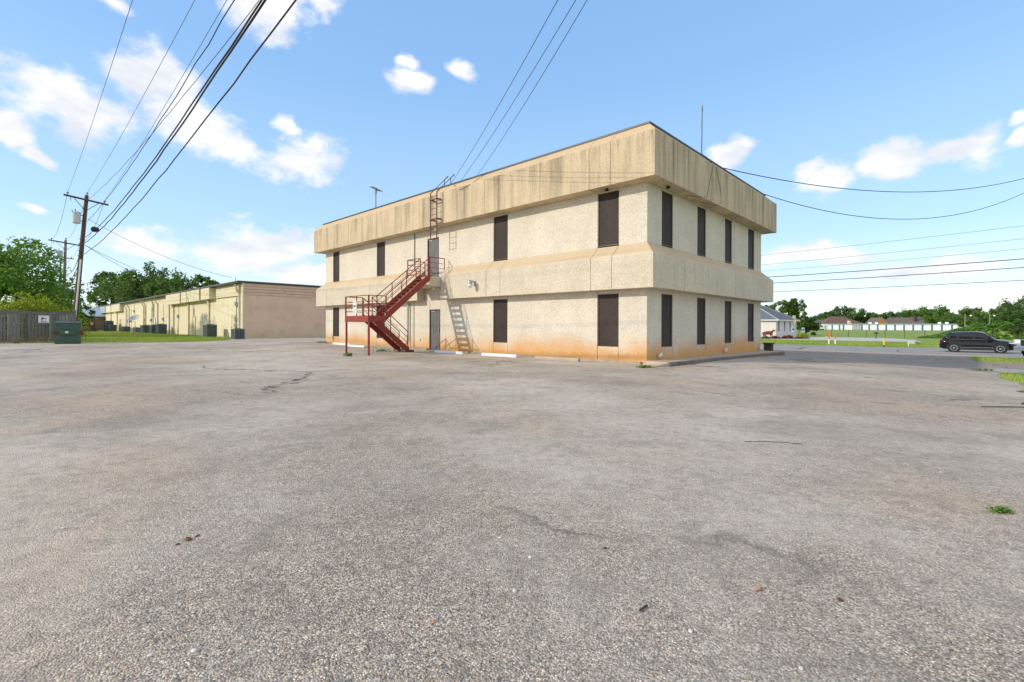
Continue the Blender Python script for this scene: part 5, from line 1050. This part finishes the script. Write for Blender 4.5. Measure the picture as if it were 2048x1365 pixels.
f = P(2037, 700, 45); r = thing('utility_box', 'pale green utility cabinet in front of the car nose', 'utility box', (f.x, f.y, tz(f.x, f.y) - .02), TH - .6); MB().bbox(-.24, .24, -.24, .24, 0, .95, .02).build('cabinet', mt['box'], r); MB().box(-.26, .26, -.26, .26, .952, .985).build('lid', mt['box'], r); MB().box(-.1, .08, -.246, -.242, .62, .78).build('warning_label', mt['yellow'], r)
# chain link fence
CF = thing('chain_link_fence', 'black chain link fence along the far side of the concrete drive', 'fence', (*ab(27, 100), tz(*ab(27, 100))), TH + math.pi / 2)
k = 0
while k <= 18:
    zz_ = tz(*ab(27 - k * 2.9, 100)) - tz(*ab(27, 100)); MB().tube((-k * 2.9, 0, zz_ - .1), (-k * 2.9, 0, zz_ + 1.5), .04, n=6).build('post', mt['black'], CF); k += 1
for h, rr in ((1.47, .018), (.75, .004), (.05, .006)): MB().path([(-q * 2.9, 0, tz(*ab(27 - q * 2.9, 100)) - tz(*ab(27, 100)) + h) for q in range(19)], rr, 4).build('rail', mt['black'], CF)
m = MB()
for q in range(0, 520, 4):
    x0 = -q * .1; z0 = tz(*ab(27 + x0, 100)) - tz(*ab(27, 100))
    for s in (-1, 1): m.add([(x0, 0, z0 + .05), (x0 + .004, 0, z0 + .05), (x0 + s * .9 + .004, 0, z0 + 1.45), (x0 + s * .9, 0, z0 + 1.45)], [(0, 1, 2, 3)])
tag(m.build('mesh', mt['alu'], CF), kind='stuff')
# white house with hip roof
wn = P(1552, 673, 88); wz = wn.z; WH = thing('white_house', 'low white house with grey shingled hip roof across the street', 'house', (wn.x, wn.y, wz), TH)
HS = 14.0; HH = 3.0
MB().box(0, HS, 0, HS, -.5, HH).build('wall', mt['hwall'], WH)
ov = .5; ap = 4.0
MB().add([(-ov, -ov, HH - .02), (HS + ov, -ov, HH - .02), (HS + ov, HS + ov, HH - .02), (-ov, HS + ov, HH - .02), (HS / 2 - .6, HS / 2, HH + ap), (HS / 2 + .6, HS / 2, HH + ap)], [(3, 2, 1, 0), (0, 1, 5, 4), (1, 2, 5), (2, 3, 4, 5), (3, 0, 4)]).build('roof', mt['sgrey'], WH)
for (a0, a1) in (((-ov, -ov), (HS / 2 - .6, HS / 2)), ((HS + ov, -ov), (HS / 2 + .6, HS / 2))): MB().tube((*a0, HH + .02), (*a1, HH + ap + .03), .09, n=6).build('hip_ridge', mt['grey'], WH)
MB().box(-ov - .05, HS + ov + .05, -ov - .06, -ov - .005, HH - .14, HH + .03).build('gutter', mt['white'], WH); MB().box(-ov - .06, -ov - .005, -ov, HS + ov, HH - .14, HH + .03).build('gutter', mt['white'], WH)
for x in (1.6, 5.4, 9.2, 12.4):
    w = MB().box(x - .45, x + .45, -.012, -.002, .95, 2.75).build('window', mt['glass'], WH); MB().box(x - .55, x - .45, -.04, .0, .9, 2.8).box(x + .45, x + .55, -.04, .0, .9, 2.8).box(x - .449, x + .449, -.04, .0, 2.752, 2.8).box(x - .6, x + .6, -.06, .0, .85, .94).build('frame', mt['white'], w); MB().box(x - .02, x + .02, -.03, -.013, .95, 2.75).build('mullion', mt['white'], w)
for y in (3.4, 8.4):
    w = MB().box(-.012, -.002, y - .7, y + .7, .7, 2.75).build('window', mt['glass'], WH); MB().box(-.05, .0, y - .82, y - .7, .6, 2.85).box(-.05, .0, y + .7, y + .82, .6, 2.85).box(-.05, .0, y - .7, y + .7, 2.752, 2.85).box(-.06, .0, y - .7, y + .7, .6, .69).build('frame', mt['white'], w); MB().box(-.03, -.013, y - .7, y + .7, 1.7, 1.75).build('mullion', mt['white'], w)
bed = P(1560, 676, 85); o = sheet('planting_bed', [tuple(P(1500, 676, 84)[:2]), tuple(P(1618, 676, 82)[:2]), tuple(P(1620, 676, 89)[:2]), tuple(P(1560, 676, 87)[:2]), tuple(P(1500, 676, 92)[:2])], mt['rusty'], .03, 5)
BG = 'shrubs in the bed before the white house'
for i, (px, dp, rx, h, mm, lab) in enumerate(((1531, 83, .75, .55, 'leafA', 'green shrub under the longhorn statue'), (1552, 83.5, .8, .6, 'leafR', 'reddish shrub just right of the longhorn statue'), (1575, 83, .85, .75, 'leafR', 'red flowering shrub left of the yellow sign post'), (1568, 83.4, .4, .35, 'leafR', 'low red plant left of the flowering shrub'), (1595, 82.8, .9, .4, 'leafR', 'low red ground plant behind the yellow sign post'), (1600, 84, .8, .95, 'leafY', 'pale yellow ornamental grass clump, left one'), (1608, 83.5, .7, 1.05, 'leafY', 'pale yellow ornamental grass clump, right one'))):
    l = at(px, dp); bush(lab, l, rx, rx * .7, h, mm, .08, 20, 34, 110 + i, group=BG)
# longhorn statue: one skinned body, horns as a part
lc = P(1537, 677, 82.4); lc.z = tz(lc.x, lc.y) - .02; LH = thing('longhorn_statue', 'rust brown steel longhorn steer statue before the white house', 'statue', lc, .05)
sk = [((-.95, 0, 1.02), .20), ((-.55, 0, 1.05), .30), ((0, 0, 1.0), .33), ((.45, 0, 1.05), .30), ((.68, 0, 1.22), .17), ((.86, 0, 1.42), .13), ((1.08, 0, 1.36), .09), ((1.20, 0, 1.28), .06)]
vs = [Vector(p) for p, r in sk]; rs = [r for p, r in sk]; es = [(i, i + 1) for i in range(len(sk) - 1)]
def limb(base_i, pts):
    p = base_i
    for q, r in pts: vs.append(Vector(q)); rs.append(r); es.append((p, len(vs) - 1)); p = len(vs) - 1
for s in (-1, 1):
    limb(3, [((.50, s * .2, .72), .12), ((.50, s * .2, .42), .065), ((.52, s * .2, .05), .055), ((.58, s * .2, .03), .055)]); limb(1, [((-.72, s * .2, .78), .15), ((-.82, s * .2, .48), .075), ((-.76, s * .2, .06), .055), ((-.70, s * .2, .03), .055)])
limb(0, [((-1.14, 0, .95), .05), ((-1.20, 0, .6), .03), ((-1.2, 0, .35), .045)])
me = bpy.data.meshes.new('body'); me.from_pydata([tuple(v) for v in vs], es, []); ob = link(bpy.data.objects.new('body', me), LH); md = ob.modifiers.new('skin', 'SKIN')
for i, sv in enumerate(me.skin_vertices[0].data): sv.radius = (rs[i] * .85, rs[i]); sv.use_root = (i == 2)
ob.modifiers.new('sub', 'SUBSURF').levels = 1; ob.modifiers['sub'].render_levels = 2; me.materials.append(mt['rusty'])
for s in (-1, 1):
    MB().path([(.9, s * .05, 1.52), (.95, s * .35, 1.55), (1.12, s * .65, 1.52), (1.35 if s < 0 else 1.2, s * .85, 1.68)], [.05, .045, .035, .012], 7).build('horn', mt['rusty'], LH, smooth=True); MB().path([(.86, s * .1, 1.46), (.84, s * .26, 1.44)], [.05, .02], 6).build('ear', mt['rusty'], LH)
# storage units
SB = 287.0; sa = lambda px: ((K0[0] + CT * SB) - pxdir(px, 655)[0] * (K0[1] + ST * SB)) / (ST + CT * pxdir(px, 655)[0])
a_hi, a_lo = sa(1645), -45; sxy = ab(a_hi, SB); ST_ = thing('storage_units', 'long white self storage row with blue pilasters beyond the field', 'building', (*sxy, tz(*sxy)), TH)
ln_ = a_hi - a_lo; zf = lambda s: 0
MB().box(.1, 9, -ln_, 0, -.6, 2.85).build('wall', mt['swhite'], ST_); MB().box(-.5, 9.4, -ln_ - .3, .3, 2.86, 3.15).build('roof', mt['sgl'], ST_)
pil = [1652, 1664.5, 1679, 1687] + [1724, 1738.4, 1755.4, 1772.5, 1790, 1808.1, 1826.5, 1845, 1864, 1883.8, 1904, 1925]; prev = None
for px in pil:
    y = sa(px) - a_hi
    MB().box(-.06, .098, y - .33, y + .33, -.5, 2.8).build('pilaster', mt['blue'], ST_)
    if prev is not None and px != 1724:
        dr = MB().box(.02, .098, y + .36, prev - .36, -.3, 2.45).build('roll_door', mt['swhite'], ST_)
        for q in range(5): MB().box(.005, .019, y + .38, prev - .38, -.05 + q * .5, .37 + q * .5).build('door_slat', mt['swhite'], dr)
    prev = y
y0, y1 = sa(1723) - a_hi, sa(1705) - a_hi; MB().box(.03, .098, y0, y1, -.4, 2.7).build('grey_gate', mt['grey'], ST_)
for q in range(5): yy = y0 + (y1 - y0) * q / 4; MB().box(-.02, .028, yy - .06, yy + .06, -.4, 2.72).build('gate_bar', mt['dframe'], ST_)
for px in (1738, 1751, 1878, 1893): y = sa(px) - a_hi; MB().box(3, 4.2, y - .6, y + .6, 3.155, 4.0).build('roof_unit', mt['white'], ST_)
# houses beyond
def hip(px0, px1, py, rtop, depth, label, mat):
    c = P((px0 + px1) / 2, py, depth); w = (px1 - px0) / F * depth; h = (py - rtop) / F * depth; r = thing('brown_house', label, 'house', (c.x, c.y, tz(c.x, c.y)), 0, 'houses behind the storage units'); z = c.z - tz(c.x, c.y)
    MB().box(-w / 2 + .5, w / 2 - .5, 0, 12, -.2, z).build('wall', mt['hwall'], r); return r, w, h, z
r, w, h, z = hip(1647, 1731, 648.5, 633, 330, 'house with reddish brown hip roof behind the storage units', 'sbrown')
MB().add([(-w / 2, -.6, z), (w / 2, -.6, z), (w / 2, 12.6, z), (-w / 2, 12.6, z), (-w * .18, 6, z + h), (w * .10, 6, z + h)], [(3, 2, 1, 0), (0, 1, 5, 4), (1, 2, 5), (2, 3, 4, 5), (3, 0, 4)]).build('roof', mt['sbrown'], r)
MB().add([(w * .05, -1, z - .3), (w * .17, -1, z - .3), (w * .11, -1, z + 2.2), (w * .05, 3, z - .3), (w * .17, 3, z - .3), (w * .11, 4, z + 2.2)], [(0, 1, 2), (0, 2, 5, 3), (1, 4, 5, 2), (0, 3, 4, 1), (3, 5, 4)]).build('gable', mt['tanb'], r)
r, w, h, z = hip(1745, 1863, 649, 635, 330, 'long brown roofed house with orange gable and chimney behind the storage units', 'stan')
def gab(x0, x1, zz0, hh, m0, nm='roof'): MB().add([(x0, -.5, zz0), (x1, -.5, zz0), (x1, 6, zz0 + hh), (x0, 6, zz0 + hh), (x0, 12.5, zz0), (x1, 12.5, zz0)], [(0, 1, 2, 3), (3, 2, 5, 4), (0, 3, 4), (1, 5, 2), (0, 4, 5, 1)]).build(nm, mt[m0], r)
gab(-w * .26, -w * .1, z - .1, h * .74, 'stan'); gab(-w * .11, w * .29, z, h, 'stan'); gab(w * .27, w * .49, z - .2, h * 1.12, 'stan')
MB().add([(-w * .5, -2, z), (-w * .27, -2, z), (-w * .385, -2, z + h * .95), (-w * .5, 8, z), (-w * .27, 8, z), (-w * .385, 8, z + h * .95)], [(0, 1, 2), (0, 2, 5, 3), (1, 4, 5, 2), (3, 5, 4), (0, 3, 4, 1)]).build('gable', mt['stan'], r)
for q in range(5): f0_, f1q = q / 5 * .98, (q + 1) / 5 * .98; xl = -w * .5 + w * .115 * f0_ + .25; xr = -w * .27 - w * .115 * f0_ - .25; MB().box(xl, xr, -2.06, -2.01, z + h * .93 * f0_, z + h * .93 * f1q - .03).build('gable_board', mt['orwood'], r)
MB().box(w * .265, w * .30, 2, 3.3, z, z + h * 1.3).build('chimney', mt['brickd'], r)
# parked trailers at the left end of the storage units
bt = P(1629, 660, 225); r = thing('parked_boat', 'white boat on a trailer left of the storage units', 'boat', (bt.x, bt.y, tz(bt.x, bt.y)), -.1)
MB().loft([[(-2.6, -.9, .9), (-2.6, .9, .9), (-2.6, 1, 1.5), (-2.6, -1, 1.5)], [(1.2, -.8, .8), (1.2, .8, .8), (1.2, 1, 1.55), (1.2, -1, 1.55)], [(2.9, -.05, 1.3), (2.9, .05, 1.3), (2.9, .1, 1.75), (2.9, -.1, 1.75)]]).build('hull', mt['white'], r); MB().box(-2.4, 3.2, -.1, .1, .45, .6).build('trailer_beam', mt['black'], r); MB().box(-.9, .4, -.6, .6, 1.55, 2.1).build('windshield', mt['glass'], r)
for s in (-1, 1): MB().lathe([(0, -.1), (.35, -.1), (.35, .1), (0, .1)], (-.8, s * .9, .35), 12, 'y').build('wheel', mt['black'], r)
bt = P(1643, 660, 228); r = thing('camper_trailer', 'white camper trailer parked beside the storage units', 'camper', (bt.x, bt.y, tz(bt.x, bt.y)), -.1)
MB().bbox(-2.6, 2.6, -1.1, 1.1, .5, 2.7, .25).build('shell', mt['white'], r); MB().box(-1.2, .0, -1.115, -1.105, 1.5, 2.1).build('window', mt['glass'], r); MB().box(.8, 1.5, -1.115, -1.105, .7, 2.3).build('door', mt['grey'], r)
for s in (-1, 1): MB().lathe([(0, -.1), (.36, -.1), (.36, .1), (0, .1)], (.2, s * 1.05, .36), 12, 'y').build('wheel', mt['black'], r)
MB().tube((2.6, 0, .6), (3.8, 0, .5), .06).build('drawbar', mt['black'], r)
bt = P(1633, 658, 262); r = thing('blue_grey_shed', 'blue grey metal shed behind the parked camper', 'shed', (bt.x, bt.y, tz(bt.x, bt.y)), .1); MB().box(-2.4, 2.4, 0, 6, 0, 5.2).build('wall', mt['ac'], r); MB().box(-2.6, 2.6, -.2, 6.2, 5.21, 5.4).build('roof', mt['grey'], r)
for q in range(5): MB().box(-2.2 + q * .9, -1.5 + q * .9, -.06, -.01, .3, 4.9).build('panel', mt['ac'], r)
for px, lab in ((1930, 'left wooden yard lamp pole before the far trees'), (1979, 'right wooden yard lamp pole before the far trees')):
    f = P(px, 655, 135); r = thing('yard_lamp', lab, 'lamp pole', (f.x, f.y, tz(f.x, f.y)), 0, 'yard lamp poles'); MB().tube((0, 0, -.1), (0, 0, 5.6), .14, .1, 8).build('pole', mt['pole2'], r); MB().path([(0, 0, 5.0), (.5, -.2, 5.15), (.9, -.4, 5.1)], .03).build('arm', mt['steel'], r); MB().lathe([(.06, .2), (.2, .1), (.26, -.15), (.0, -.25)], (1.2 if px < 1950 else .9, -.45, 5.1), 10).build('lamp_head', mt['lamp'], r)

S.cycles.use_denoising = True
S.cycles.max_bounces = 6; S.cycles.diffuse_bounces = 3; S.cycles.glossy_bounces = 3; S.cycles.transmission_bounces = 4; S.cycles.transparent_max_bounces = 6
